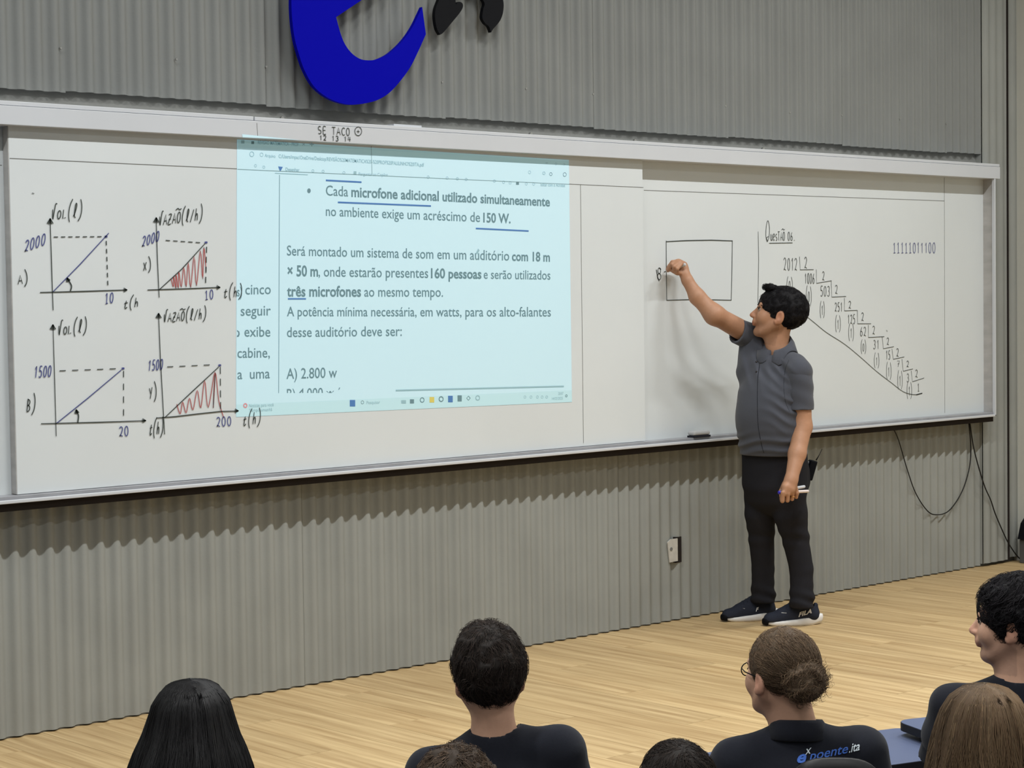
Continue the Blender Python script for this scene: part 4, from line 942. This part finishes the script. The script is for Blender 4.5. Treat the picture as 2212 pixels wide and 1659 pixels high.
        mesh('shoe_sole', v, f, M_SOLE, sh_, True)
        sd = 1 if right else -1
        for i in range(5):
            f_ = .085 + i * .019; z_ = .128 - .0255 * i * .62 - .0035 * i * i * .1
            z_ = .1455 - (f_ - .075) * .50
            MB().tube([g(-.026, f_ + .004, z_ - .012), g(-.012, f_, z_ - .001), g(.012, f_, z_ - .001), g(.026, f_ + .004, z_ - .012)], .0022, 5).build('lace', M_SHOE, sh_, True)
        MB().tube([g(-.036, .165, .068), g(-.030, .19, .0695), g(-.010, .212, .0715), g(.010, .212, .0715), g(.030, .19, .0695), g(.036, .165, .068)], .0018, 5).build('toe_trim', M_SOLE, sh_, True)
        t_ = SDF(np.minimum(g(0, .2, 0), g(0, .3, 0)) - .07, np.maximum(g(0, .2, 0), g(0, .3, 0)) + .07, .004); t_.cap(g(0, .245, .026), g(0, .252, .022), .0365, .034, .01); t_.half((0, 0, .006), (0, 0, -1)); t_.half((0, 0, .038), (0, 0, 1)); t_.half(g(0, .258, 0), -nrm([g.F[0], g.F[1], 0])); t_.build('toe_rubber', M_PUP if False else M_BLACK, sh_)
        return sh_, g
    s1, g1 = shoe(at(1668, 1326, -.345) * [1, 1, 0] , (-.86, .48, 0), None, True)
    s2, g2 = shoe(at(1763, 1338, -.615) * [1, 1, 0] , (-.79, .58, 0), None, False)
    def logo(g, s, f0, f1, z0, z1, hgt, side, par):
        cu = bpy.data.curves.new('t', 'FONT'); cu.body = s; cu.size = 1; cu.offset = .03; cu.resolution_u = 2; cu.shear = .3; cu.extrude = 0
        o = bpy.data.objects.new('t', cu); me = bpy.data.meshes.new_from_object(o); bpy.data.objects.remove(o)
        v = np.array([q.co for q in me.vertices]); fs = [tuple(p.vertices) for p in me.polygons]; xa, xb = v[:, 0].min(), v[:, 0].max(); P = []
        for q in v:
            u = (q[0] - xa) / (xb - xa); z_ = z0 + (z1 - z0) * u + q[1] / .73 * hgt; P.append(g(side * (.0478 - (z_ - .045) * .16), f0 + (f1 - f0) * u, z_))
        mesh('shoe_lettering', P, fs, M_SOLE, par)
    # the camera sees each shoe's outer-left flank
    logo(g2, 'FILA', .105, .035, .048, .066, .022, -1, s2); logo(g1, 'F', .108, .090, .052, .055, .019, -1, s1)
    # ring on the left hand
    a = at(1712, 1073, Y0 - .006); bm = bmesh.new(); MB().tube([a + np.array([0, 0, 0]) + (IR * math.cos(t) + ID * math.sin(t)) * .0115 for t in np.linspace(0, 6.283, 17)], .0022, 5, False).build('ring', mat('gold_ring', (200, 150, 90), .3, .5, metal=.9), T, True)
    # things held
    pen = thing('marker_pen', 'silver-grey board marker in the raised writing hand', 'pen', at(1434, 588, -.0635))
    a = at(1434, 588, -.0635); b = at(1481, 571, -.185); d = nrm(b - a); L = np.linalg.norm(b - a)
    MB().tube([a, a + d * .006, a + d * .012], [.0015, .003, .004], 10).build('pen_tip', M_INK, pen, True)
    MB().tube([a + d * .012, a + d * .025, a + d * .030, a + d * (L - .002), b], [.005, .007, .0085, .0085, .007], 14).build('pen_barrel', mat('silver_barrel', (190, 190, 192), .35, .5), pen, True)
    for i, (x0, y0, x1, y1, mc, cc, lb) in enumerate(((1682, 1064, 1746, 1061, (222, 210, 208), (50, 40, 170), 'white marker with blue cap, lower of two in the lowered fist'), (1688, 1060, 1738, 1051, (200, 202, 208), (150, 150, 160), 'grey capped marker, upper of two in the lowered fist'))):
        p_ = thing('marker_pen', lb, 'pen', at(x0, y0, Y0 + .012))
        a = at(x0, y0, Y0 + .012 + i * .002); b = at(x1, y1, Y0 + .02 + i * .002); d = nrm(b - a)
        MB().tube([a, a + d * .002, a + d * .028, a + d * .030], [.006, .0085, .0085, .0070], 12).build('pen_cap', mat('cap_%d' % i, cc, .35, .5), p_, True)
        MB().tube([a + d * .030, b - d * .004, b], [.0078, .0078, .006], 12).build('pen_barrel', mat('barrel_%d' % i, mc, .4, .5), p_, True)
    tx = thing('belt_transmitter', 'small black wireless transmitter clipped at the back of the trousers', 'transmitter', at(1755, 1010, -.55))
    c0 = at(1755, 996, -.60); c1 = at(1744, 1034, -.585); d = nrm(c0 - c1)
    f_ = Frame((c0 + c1) / 2, nrm(np.cross(d, ID)), d, 1.0)
    M_ = Matrix([list(f_.R) + [f_.c[0]], list(f_.F) + [f_.c[1]], list(f_.U) + [f_.c[2]], [0, 0, 0, 1]]).transposed()
    Mx = Matrix(((f_.R[0], f_.F[0], f_.U[0], f_.c[0]), (f_.R[1], f_.F[1], f_.U[1], f_.c[1]), (f_.R[2], f_.F[2], f_.U[2], f_.c[2]), (0, 0, 0, 1)))
    MB().box((-.036, -.022, -.052), (.036, .016, .052), .006, Mx).build('transmitter_body', M_BLACK, tx)
    MB().tube([at(1763, 994, -.60), at(1769, 984, -.60), at(1776, 970, -.60)], [.0035, .0018, .0015], 6).build('antenna', M_BLACK, tx, True)
    MB().box((-.012, .0165, -.03), (.012, .022, .04), .002, Mx).build('belt_clip', M_ALU, tx)
    MB().tube(spline([at(1744, 1037, -.56), at(1742, 1050, -.56), at(1738, 1056, -.57), at(1733, 1054, -.58)], 4), .0014, 5).build('lead', M_CABLE, tx, True)
teacher()
# ---------------- the seated students, seen from behind
M_CHAIR = mat('black_chair_plastic', (24, 24, 26), .45, .4); M_STEEL = mat('grey_steel_tube', (120, 122, 126), .4, .5, metal=.6)
M_DESK = mat('slate_blue_desk_laminate', (84, 94, 122), .5, .35, var=.03, vscale=6); M_DEDGE = mat('black_desk_edge', (22, 24, 32), .6, .3)
M_JEAN = mat('dark_blue_denim', (38, 46, 70), .9, .15, var=.1, vscale=200)
def chair(pos, fb, label, top=.90, bw=1.0):
    F = nrm([fb[0], fb[1], 0]); R = np.cross(F, UZ); t = thing('student_chair', label, 'chair', (pos[0], pos[1], AUD), 'student chairs')
    g = Frame((pos[0], pos[1], AUD), F, UZ)
    def slab(name, fn, th, nu=14, nv=10):
        v = []; f = []
        for s_ in (0, 1):
            for j in range(nv + 1):
                for i in range(nu + 1):
                    p, n = fn(i / nu * 2 - 1, j / nv * 2 - 1); v.append(p + n * th * (s_ - .5))
        k = (nu + 1) * (nv + 1); idx = lambda s_, i, j: s_ * k + j * (nu + 1) + i
        for j in range(nv):
            for i in range(nu): f += [(idx(1, i, j), idx(1, i + 1, j), idx(1, i + 1, j + 1), idx(1, i, j + 1)), (idx(0, i, j), idx(0, i, j + 1), idx(0, i + 1, j + 1), idx(0, i + 1, j))]
        ring_ = [(i, 0) for i in range(nu)] + [(nu, j) for j in range(nv)] + [(nu - i, nv) for i in range(nu)] + [(0, nv - j) for j in range(nv)]
        for a, b in zip(ring_, ring_[1:] + ring_[:1]): f.append((idx(0, *a), idx(0, *b), idx(1, *b), idx(1, *a)))
        return mesh(name, v, f, M_CHAIR, t, True)
    def rr(u, w_): # squircle corners
        m = max(abs(u), abs(w_)); L = (abs(u) ** 3.2 + abs(w_) ** 3.2) ** (1 / 3.2) + 1e-9; q = m / L; return u * q, w_ * q
    def seat(u, w_):
        a, b = rr(u, w_); return g(a * .21, b * .20 + .02, .435 - .012 * (1 - a * a) + .010 * (b < -.7)), UZ
    def back(u, w_):
        a, b = rr(u, w_); z = (top + .60) / 2 + b * (top - .60) / 2; a *= bw; return g(a * .20, -.215 - .10 * (z - .60) + .035 * a * a, z), g.F
    slab('seat', seat, .016); slab('backrest', back, .014)
    for s_ in (-1, 1):
        MB().tube([g(s_ * .15, .16, .425), g(s_ * .18, .20, .012)], .011, 8).build('leg', M_STEEL, t, True)
        MB().tube([g(s_ * .15, -.15, .425), g(s_ * .18, -.24, .012)], .011, 8).build('leg', M_STEEL, t, True)
        MB().tube([g(s_ * .10, -.10, .42), g(s_ * .10, -.19, .47), g(s_ * .10, -.232, .66), g(s_ * .10, -.240, .78)], .010, 8).build('back_support', M_STEEL, t, True)
    return t
def desk(far_l, far_r, depth, z, label, mat_=None):
    a = np.array(far_l[:2]); b = np.array(far_r[:2]); e = (b - a); L = np.linalg.norm(e); e = e / L; n_ = np.array([e[1], -e[0]])
    if n_ @ np.array([.672, .7395]) > 0: n_ = -n_
    t = thing('student_desk', label, 'desk', ((a + b) / 2 + n_ * depth / 2).tolist() + [AUD], 'blue student desks')
    r = .05; pts = []
    for cx, cy, a0 in ((r, r, 180), (L - r, r, 270), (L - r, depth - r, 0), (r, depth - r, 90)):
        for k in range(6):
            th = math.radians(a0 + 18 * k); pts.append((cx + r * math.cos(th), cy + r * math.sin(th)))
    W = [a + e * x + n_ * y for x, y in pts]; k = len(W)
    def plate(name, z0, z1, m, g_=1.0):
        c = sum(W) / k; Q = [c + (q - c) * g_ for q in W]
        v = [(q[0], q[1], z0) for q in Q] + [(q[0], q[1], z1) for q in Q]
        o = mesh(name, v, [tuple(range(k - 1, -1, -1)), tuple(range(k, 2 * k))] + [(i, (i + 1) % k, (i + 1) % k + k, i + k) for i in range(k)], m, t)
    plate('desk_edge', z - .026, z - .0015, M_DEDGE); plate('desk_top', z - .0014, z, M_DESK, .992)
    for x, y in ((.08, .06), (L - .08, .06), (.08, depth - .06), (L - .08, depth - .06)):
        q = a + e * x + n_ * y; MB().tube([(q[0], q[1], z - .026), (q[0], q[1], AUD + .005)], .013, 8).build('leg', M_STEEL, t, True)
    return t
def lathe_hair(par, m, c, FB, prof, cover, zs, seed, n, r0, name='hair', wave=.012, wf=30, flat=.9, lo=.6, hi=1.8, part=0.0, tip=.0, under=.965):
    """hair falling from the crown; prof: (drop below crown, half width); cover: half angle around the back"""
    rng = np.random.default_rng(seed); FB = nrm([FB[0], FB[1], 0]); Rr = np.cross(FB, UZ)
    dz = [p[0] for p in prof]; rw = [p[1] for p in prof]; bk = [p[2] if len(p) > 2 else 0 for p in prof]
    def pos(ph, d, q=1.0):      # ph from straight back; d drop
        d = np.asarray(d); rho = np.interp(d, dz, rw) * q
        rho = rho * (1 + .035 * np.sin(ph * 7 + d * 9 + seed) + .02 * np.sin(ph * 15 - d * 14)) - part * np.exp(-(ph / .25) ** 2) * np.exp(-d / .03) * 0
        x = np.sin(ph) * rho; y = -np.cos(ph) * rho * flat - np.interp(d, dz, bk)
        return c[None] * 0 + c + x[..., None] * Rr + y[..., None] * FB - d[..., None] * UZ
    NU, NV = 56, 34
    def cov(d): return np.where(d < .07, math.pi, np.maximum(cover, math.pi - (d - .07) * 40))
    V = []; F = []
    D = np.concatenate([np.linspace(0, .03, 8) ** 1.0, np.linspace(.035, zs, NV - 7)])
    for l, q in ((0, under), (1, under * .80)):
        for d in D:
            a = float(cov(d)); ph = np.linspace(-a, a, NU + 1); V.append(pos(ph, np.full(NU + 1, d), q if not (l and d < .02) else under * .9))
    V = np.concatenate(V); k = len(D) * (NU + 1)
    for l in (0, 1):
        for j in range(len(D) - 1):
            for i in range(NU):
                a_, b_, c_, e_ = l * k + j * (NU + 1) + i, l * k + j * (NU + 1) + i + 1, l * k + (j + 1) * (NU + 1) + i + 1, l * k + (j + 1) * (NU + 1) + i
                F.append((a_, e_, c_, b_) if l == 0 else (a_, b_, c_, e_))
    ed = [(j * (NU + 1), (j + 1) * (NU + 1)) for j in range(len(D) - 1)]
    for a_, b_ in ed: F.append((a_, k + a_, k + b_, b_)); F.append((a_ + NU, b_ + NU, k + b_ + NU, k + a_ + NU))
    j = len(D) - 1
    for i in range(NU): a_ = j * (NU + 1) + i; F.append((a_, a_ + k, a_ + k + 1, a_ + 1))
    # locks
    S_ = 16; ph = rng.uniform(-1, 1, n) * cover * 1.05; ph = np.where(rng.random(n) < .25, rng.uniform(-math.pi, math.pi, n), ph)
    end = np.where(np.abs(ph) < cover, zs * rng.uniform(.85, 1.04 + tip, n), .075); t = np.linspace(0, 1, S_)
    d = end[:, None] * t ** 1.3 + rng.uniform(.0002, .008, n)[:, None]; P = np.zeros((n, S_, 3)); qq = rng.uniform(.985, 1.03, n)
    cl = rng.integers(0, 60, n); pc = rng.uniform(0, 6.28, 60)[cl]
    wv = wave * np.clip(d / .12, 0, 1.5) * np.sin(d * wf + pc[:, None]) * 4
    dr = rng.normal(0, .05, n)[:, None] * t
    for s_ in range(S_):
        P[:, s_] = pos(ph + wv[:, s_] + dr[:, s_], d[:, s_], qq * 1.0)
    P += UZ * .0012
    v2, f2 = strands(P, r0, r0 * .5)
    W, G_ = join([(V, np.array(F)), (v2, f2)])
    return mesh(name, W, G_, m, par, True, np.concatenate([np.full((len(V), 3), .7), htint(n, S_, 3, lo, hi, seed=seed)]))

def student(label, px, py, d, fb, fh, skin, hairfn, shirt_m, k=1.0, tilt=(0, 0), arms=True, vox=.007, sh_w=.160, chair_top=.88, chair_label='', sleeve_l=.17, face=False, neck_back=.02, beard=0, lean=(0, 0), shoulder_drop=0.0, chair_on=True, bw=1.0, sh_z=.0, nk=1.0):
    c = atd(px, py, d); FB = nrm([fb[0], fb[1], 0]); FH = nrm([fh[0], fh[1], 0]); RB = np.cross(FB, UZ)
    U = UZ + FH * tilt[0] + np.cross(FH, UZ) * tilt[1]
    h = Frame(c, FH - UZ * tilt[0] * 0, U, k)
    nb = c - UZ * .165 * nk - FB * neck_back + RB * lean[0]
    hip = np.array([nb[0], nb[1], AUD + .53]) - FB * .02 + RB * lean[1] + FB * .02
    T = thing('person', label, 'person', (hip[0], hip[1], AUD))
    sl = nb - RB * sh_w - UZ * (.055 - shoulder_drop - sh_z); sr = nb + RB * sh_w - UZ * (.055 + shoulder_drop - sh_z)
    pts = np.array([c + .2, c - .2, sl - .16, sr + .16, sl + .16, sr - .16, hip + .22, hip - .22, nb + FB * .38])
    lo = pts.min(0); hi = pts.max(0); lo[2] = hip[2] - .05; hi[2] = c[2] + .17 * k
    S = SDF(lo, hi, vox if not face else .0045)
    head(S, h, nb, .054)
    S.cap(nb - UZ * .03, nb - UZ * .13, .052, .10, .03, FB, .7); S.cap(nb - UZ * .14, hip, .135, .135, .05, FB, .7)
    arms_ = []
    for s_, sp in ((-1, sl), (1, sr)):
        S.cap(nb - UZ * .075, sp - UZ * .02, .040, .042, .02)
        el = sp + RB * s_ * .045 - UZ * .25 + FB * .07; wr = el + FB * .22 - RB * s_ * .07 - UZ * .03 + UZ * .02; arms_.append((sp, el, wr))
        S.cap(sp, el, .046, .038, .015); S.cap(el, wr, .038, .027, .015)
        hand(S, wr, nrm(FB - RB * s_ * .3 - UZ * .1), -UZ, s_, (20, 25, 15), .95)
    S.build('body', skin, T, skin_tint(h, beard))
    if face: face_parts(h, T, M_HDKB)
    hairfn(h, T)
    # shirt
    lo2 = np.minimum.reduce([sl - .13, sr - .13, hip - .20, nb - .2]); hi2 = np.maximum.reduce([sl + .13, sr + .13, hip + .20, nb + .1])
    lo2[2] = hip[2] - .03
    S = SDF(lo2, hi2, .0075)
    S.cap(nb - UZ * .030, nb - UZ * .13, .072, .125, .05, FB, .85); S.cap(nb - UZ * .17, hip - UZ * .03, .165, .158, .05, FB, .74)
    for s_, (sp, el, wr) in zip((-1, 1), arms_):
        S.cap(nb - UZ * .012, sp + UZ * .002, .050, .058, .05); S.cap(sp, sp + (el - sp) * .35, .062, .064, .035)
        S.cap(nb - UZ * .12 - FB * .02, sp - UZ * .09, .08, .06, .05)
    S.warp(lambda x, y, z: .0035 * wob(x, y, z, 24, 4) + .0022 * wob(z, x, y, 55, 7) + .003 * np.sin((z + .6 * x - .4 * y) * 60) * np.exp(-((z - nb[2] + .30) / .12) ** 2))
    S.cap(nb + UZ * .05, nb + UZ * .005 + FB * .012, .060, .056, .006, op='s')
    sh = S.build('tshirt', shirt_m, T)
    '''
    ring_ = [nb + UZ * (.016 - .022 * math.cos(a)) + (RB * math.sin(a) + FB * (math.cos(a) * .98)) * .0575 + FB * .005 for a in np.linspace(0, 2 * math.pi, 31)]
    MB().tube(ring_, .006, 6, False).build('neckline', shirt_m, sh, True)
    '''
    for s_, (sp, el, wr) in zip((-1, 1), arms_):
        e2 = nrm(el - sp); b_ = sp + e2 * sleeve_l; lo3 = np.minimum(sp, b_) - .11; hi3 = np.maximum(sp, b_) + .11
        S = SDF(lo3, hi3, .005); S.cap(sp + e2 * .03, b_ + e2 * .05, .057, .066, 0)
        S.warp(lambda x, y, z: .003 * wob(x, y, z, 40, 9 + s_)); S.half(b_, e2); S.cap(b_ - e2 * .04, b_ + e2 * .05, .054, None, 0, op='s'); S.build('sleeve', shirt_m, sh)
    # trousers and shoes
    lo4 = np.minimum.reduce([hip - .24, hip + FB * .5 - .24]); hi4 = np.maximum.reduce([hip + .24, hip + FB * .5 + .24]); lo4[2] = AUD + .04; hi4[2] = hip[2] + .08
    S = SDF(lo4, hi4, .011); S.cap(hip - RB * .06 - UZ * .0, hip + RB * .06, .115, None, .03)
    for s_ in (-1, 1):
        kn = hip + FB * .40 + RB * s_ * .11 - UZ * .03; S.cap(hip + RB * s_ * .08 - UZ * .01, kn, .085, .062, .02)
        an = np.array([kn[0], kn[1], AUD + .09]) + FB * .02; S.cap(kn, an, .060, .050, .02)
        b = SDF(np.minimum(an, an + FB * .2) - .07, np.maximum(an, an + FB * .2) + .07, .007); b.cap(an - UZ * .045, an + FB * .15 - UZ * .055, .042, .036, .01); b.cap(an - UZ * .03, an, .042, .045, .01); b.half((0, 0, AUD + .006), (0, 0, -1)); b.build('shoe', M_SHOE, T)
    S.half((0, 0, AUD + .075), (0, 0, -1)); S.build('trousers', M_JEAN, T)
    if chair_on: chair(hip + FB * .04, FB, chair_label, chair_top, bw)
    return T, h, nb, FB, RB, sh

LOOK = np.array([.67, .74, 0])
def toward(px, py, Y, x, y): p = at(px, py, Y); return np.array([p[0] - x, p[1] - y, 0])
# long straight black hair, lower left
def hA(h, T):
    lathe_hair(T, mat('jet_black_hair', (10, 9, 12), .55, .25, vcol=True), h(0, -.008, .130), LOOK, [(0, 0), (.003, .030), (.009, .050), (.022, .070), (.05, .089), (.09, .101), (.13, .113, .006), (.17, .130, .012), (.22, .146, .02), (.30, .16, .02), (.42, .165, .02)], 2.25, .42, 3, 2400, .0012, wave=.004, wf=22, lo=.3, hi=1.5, flat=1.30)
student('person with long straight black hair parted on top, lower left, seen from behind', 415, 1583, 4.75, LOOK, LOOK + IR * -.05, M_SKINL, hA, M_TSH, sh_w=.165, chair_label='black chair under the person with long black hair', chair_top=.84)
# short dark wavy hair, centre
def hB(h, T):
    short_hair(h, T, M_HDKB, n=5200, L=.040, curl=.0065, freq=7, r0=.0008, seed=5, rad=(.090, .110, .106), lump=.006, lo=.5, hi=2.2, hair_c=.06, nape=.056, top=1.10)
student('person with short wavy dark hair in a black crew-neck T-shirt, lower centre', 1056, 1460, 4.95, LOOK + IR * .12, LOOK - IR * .10, M_SKINL, hB, M_TSH, k=1.03, tilt=(0, -.05), sh_w=.165, lean=(.016, .06), chair_label='black chair under the person with short wavy hair', chair_top=.80, shoulder_drop=-.032, nk=1.0, sh_z=.0)
# light brown hair in a bun, polo shirt with a printed back
def hC(h, T):
    k = h.k
    short_hair(h, T, M_HBRN, n=5200, L=.046, curl=.0030, freq=6, r0=.0007, seed=9, rad=(.086, .106, .098), lump=.0015, lo=.6, hi=1.4, hair_c=.066, nape=.060, top=1.05, ear=False,
               dirfn=lambda p, nn, r: (lambda d: d / np.linalg.norm(d, axis=1, keepdims=True))((h(-.0, -.125, .0) - p) * 8 + nn * .75 + r.normal(0, .10, p.shape)))
    bc = h(-.004, -.104, .004); S = SDF(bc - .08, bc + .08, .003); rng = np.random.default_rng(4)
    S.ell(bc, (.054, .048, .056), h.M, 0)
    for i in range(26):
        v = nrm(rng.normal(0, 1, 3)); u = nrm(np.cross(v, rng.normal(0, 1, 3))); p = [bc + (v * math.cos(a) + u * math.sin(a)) * .050 * np.array([1, 1, 1]) for a in np.linspace(0, 1.6, 6)]
        for a_, b_ in zip(p, p[1:]): S.cap(a_, b_, .0085, None, .003)
    V, F = S.nets(); N = normals(V, F)
    v2, f2, t2 = fur(V, N, 1700, .030, .007, 9, .0008, lambda p, nn, r: (lambda d: d / np.linalg.norm(d, axis=1, keepdims=True))(np.cross(nn, r.normal(0, 1, (1, 3)) + 2 * h.F) + r.normal(0, .5, p.shape) + nn * .3), 4, 9, .5, 1.8)
    W, G_ = join([(V, F), (v2, f2)]); mesh('hair_bun', W, G_, M_HBRN, T, True, np.concatenate([np.full((len(V), 3), .75), t2]))
TC, hC_, nbC, FBc, RBc, shC = student('person with light brown hair in a curly bun and a printed black polo', 1684, 1457, 5.08, LOOK + IR * .10, LOOK - IR * .62, M_SKINL, hC, M_TSH, k=.97, sh_w=.165, lean=(.045, .085), tilt=(0, 0), face=True, chair_label='black chair whose backrest covers the print on the polo', chair_top=1.008, bw=.66, shoulder_drop=-.018, nk=.98)
# stand-up polo collar
v = []; N_ = 24; f = []
for i in range(N_ + 1):
    th = math.radians(20 + 320 * i / N_); c_, s_ = math.cos(th), math.sin(th); g = nbC + UZ * (-.012 - .012 * c_)
    for r_, z_ in ((.058, .055), (.064, .060), (.070, .052), (.088, .012), (.083, .008), (.064, .046)): v.append(g + (RBc * s_ + FBc * c_) * r_ + UZ * z_)
f = [(i * 6 + k, i * 6 + (k + 1) % 6, (i + 1) * 6 + (k + 1) % 6, (i + 1) * 6 + k) for i in range(N_) for k in range(6)]
mesh('collar', v, f, M_TSH, shC, True)
# print across the shoulders: the same letter mark as on the wall
def back_print(s, x0, y0, x1, y1, hgt, m, bold=.01, shear=.25):
    cu = bpy.data.curves.new('t', 'FONT'); cu.body = s; cu.size = 1; cu.offset = bold; cu.resolution_u = 3; cu.shear = shear
    o = bpy.data.objects.new('t', cu); me = bpy.data.meshes.new_from_object(o); bpy.data.objects.remove(o)
    bm = bmesh.new(); bm.from_mesh(me); bmesh.ops.triangulate(bm, faces=bm.faces[:]); bmesh.ops.subdivide_edges(bm, edges=[e for e in bm.edges if e.calc_length() > .08], cuts=2); bmesh.ops.triangulate(bm, faces=bm.faces[:])
    v = np.array([q.co[:] for q in bm.verts]); bm.verts.index_update(); fs = [tuple(q.index for q in p.verts) for p in bm.faces]; bm.free()
    xa, xb = v[:, 0].min(), v[:, 0].max(); P = []
    from mathutils.bvhtree import BVHTree
    me2 = shC.data; bvh = back_print.b if hasattr(back_print, 'b') else BVHTree.FromPolygons([q.co for q in me2.vertices], [tuple(p.vertices) for p in me2.polygons]); back_print.b = bvh
    inv = shC.matrix_world.inverted(); 
    for q in v:
        u = (q[0] - xa) / (xb - xa); p = atd(x0 + (x1 - x0) * u, y0 + (y1 - y0) * u - q[1] / .73 * hgt, 1.0); dv = Vector(nrm(p - CAM))
        hit = bvh.ray_cast(Vector(CAM), dv)
        P.append((hit[0] - dv * .003) if hit[0] is not None else Vector(CAM) + dv * 5.2)
    return mesh('shirt_print', P, fs, m, shC)
MPB = mat('blue_print', (62, 104, 190), .6, .3); MPW = mat('white_print', (205, 215, 222), .6, .3)
back_print('e', 1722, 1648, 1742, 1645, 26, MPB, .03); back_print('x', 1739, 1631, 1753, 1627, 20, MPW, .0); back_print('poente', 1747, 1643, 1832, 1626, 21, MPB, .01); back_print('.ita', 1834, 1626, 1857, 1620, 20, MPW, .01)
# spectacles
gl = MB()
for s_ in (-1, 1):
    gl.tube([hC_(s_ * .031 + .022 * math.cos(a), .098, .003 + .018 * math.sin(a)) for a in np.linspace(0, 6.283, 19)], .0016, 5, False); gl.tube([hC_(s_ * .053, .096, .008), hC_(s_ * .078, .05, .008), hC_(s_ * .083, .0, .004)], .0016, 5)
gl.tube([hC_(-.009, .100, .006), hC_(.009, .100, .006)], .0014, 5).build('spectacles', M_BLACK, TC, True)
# profile with wavy black hair, right
def hD(h, T):
    short_hair(h, T, M_HBLK, n=5500, L=.048, curl=.008, freq=7, r0=.0011, seed=11, rad=(.094, .118, .104), lump=.008, lo=.5, hi=2.0, hair_c=.036, nape=.066, top=1.12)
TD, hD_, *_ = student('person in profile with thick wavy black hair and dark T-shirt at the right edge', 2186, 1345, 5.45, LOOK + IR * .15, -IR * .93 + ID * .36, M_SKINL, hD, M_TSH, k=1.0, face=True, beard=.55, sh_w=.185, lean=(.02, .03), tilt=(0, 0), chair_label='black chair at the right edge under the person in profile', chair_top=.84, neck_back=.01, nk=1.12)
gl = MB()
for s_ in (-1, 1):
    gl.tube([hD_(s_ * .031 + .022 * math.cos(a), .102, .003 + .018 * math.sin(a)) for a in np.linspace(0, 6.283, 19)], .0013, 5, False); gl.tube([hD_(s_ * .053, .098, .008), hD_(s_ * .078, .05, .008), hD_(s_ * .083, .0, .004)], .0013, 5)
# nearest row: only crowns reach into the picture
def hE(h, T):
    lathe_hair(T, M_HBLD, h(0, -.01, .128), LOOK, [(0, 0), (.004, .030), (.012, .050), (.03, .072), (.06, .088), (.10, .100), (.15, .111), (.20, .120), (.28, .13), (.36, .13)], 2.3, .36, 7, 2400, .0013, wave=.012, wf=34, lo=.3, hi=1.9, flat=1.28)
student('person with long dark-blond wavy hair, nearest in the lower right corner', 2126, 1604, 4.2, LOOK, LOOK, M_SKINL, hE, M_TSH, sh_w=.165, chair_label='black chair under the person with dark-blond hair', vox=.008)
def hF(h, T):
    short_hair(h, T, M_HDKB, n=4000, L=.05, curl=.003, freq=5, r0=.0008, top=1.05, seed=13, rad=(.086, .108, .102), lump=.002, lo=.4, hi=1.6, hair_c=.058, nape=.052)
student('person of whom only the smooth dark crown shows at the bottom edge', 1460, 1727, 4.3, LOOK, LOOK - IR * .2, M_SKINL, hF, M_TSH, chair_label='black chair under the person with the smooth dark crown', vox=.008)
def hG(h, T):
    short_hair(h, T, mat('curly_brown_hair', (66, 54, 44), .7, .2, vcol=True), n=4500, L=.032, curl=.008, freq=10, r0=.0009, seed=15, rad=(.088, .108, .106), lump=.006, lo=.5, hi=2.0, hair_c=.058, nape=.052)
student('person with curly brown crown in front of the crew-neck T-shirt, bottom edge', 985, 1758, 3.8, LOOK, LOOK, M_SKINL, hG, M_TSH, chair_label='black chair under the person with the curly brown crown', vox=.008)
# desks and the sheet of paper
desk(atz(1503, 1628, .30), atz(1955, 1570, .30), .40, .30, 'slate-blue desk beyond the person with the bun')
desk(atz(1932, 1556, .345), atz(2160, 1532, .345), .36, .345, 'slate-blue desk with thick black edge beside the person in profile')
pa = thing('paper_sheet', 'white sheet of paper on the blue desk left of the bun', 'paper', atz(1548, 1655, .301))
P = [atz(x, y, .3012) for x, y in ((1528, 1640), (1600, 1628), (1604, 1668), (1545, 1676))]
k = len(P); mesh('sheet', [tuple(p) for p in P] + [(p[0], p[1], .3026) for p in P], [(3, 2, 1, 0), (4, 5, 6, 7), (0, 1, 5, 4), (1, 2, 6, 5), (2, 3, 7, 6), (3, 0, 4, 7)], mat('white_paper', (235, 236, 238), .9, .1), pa)
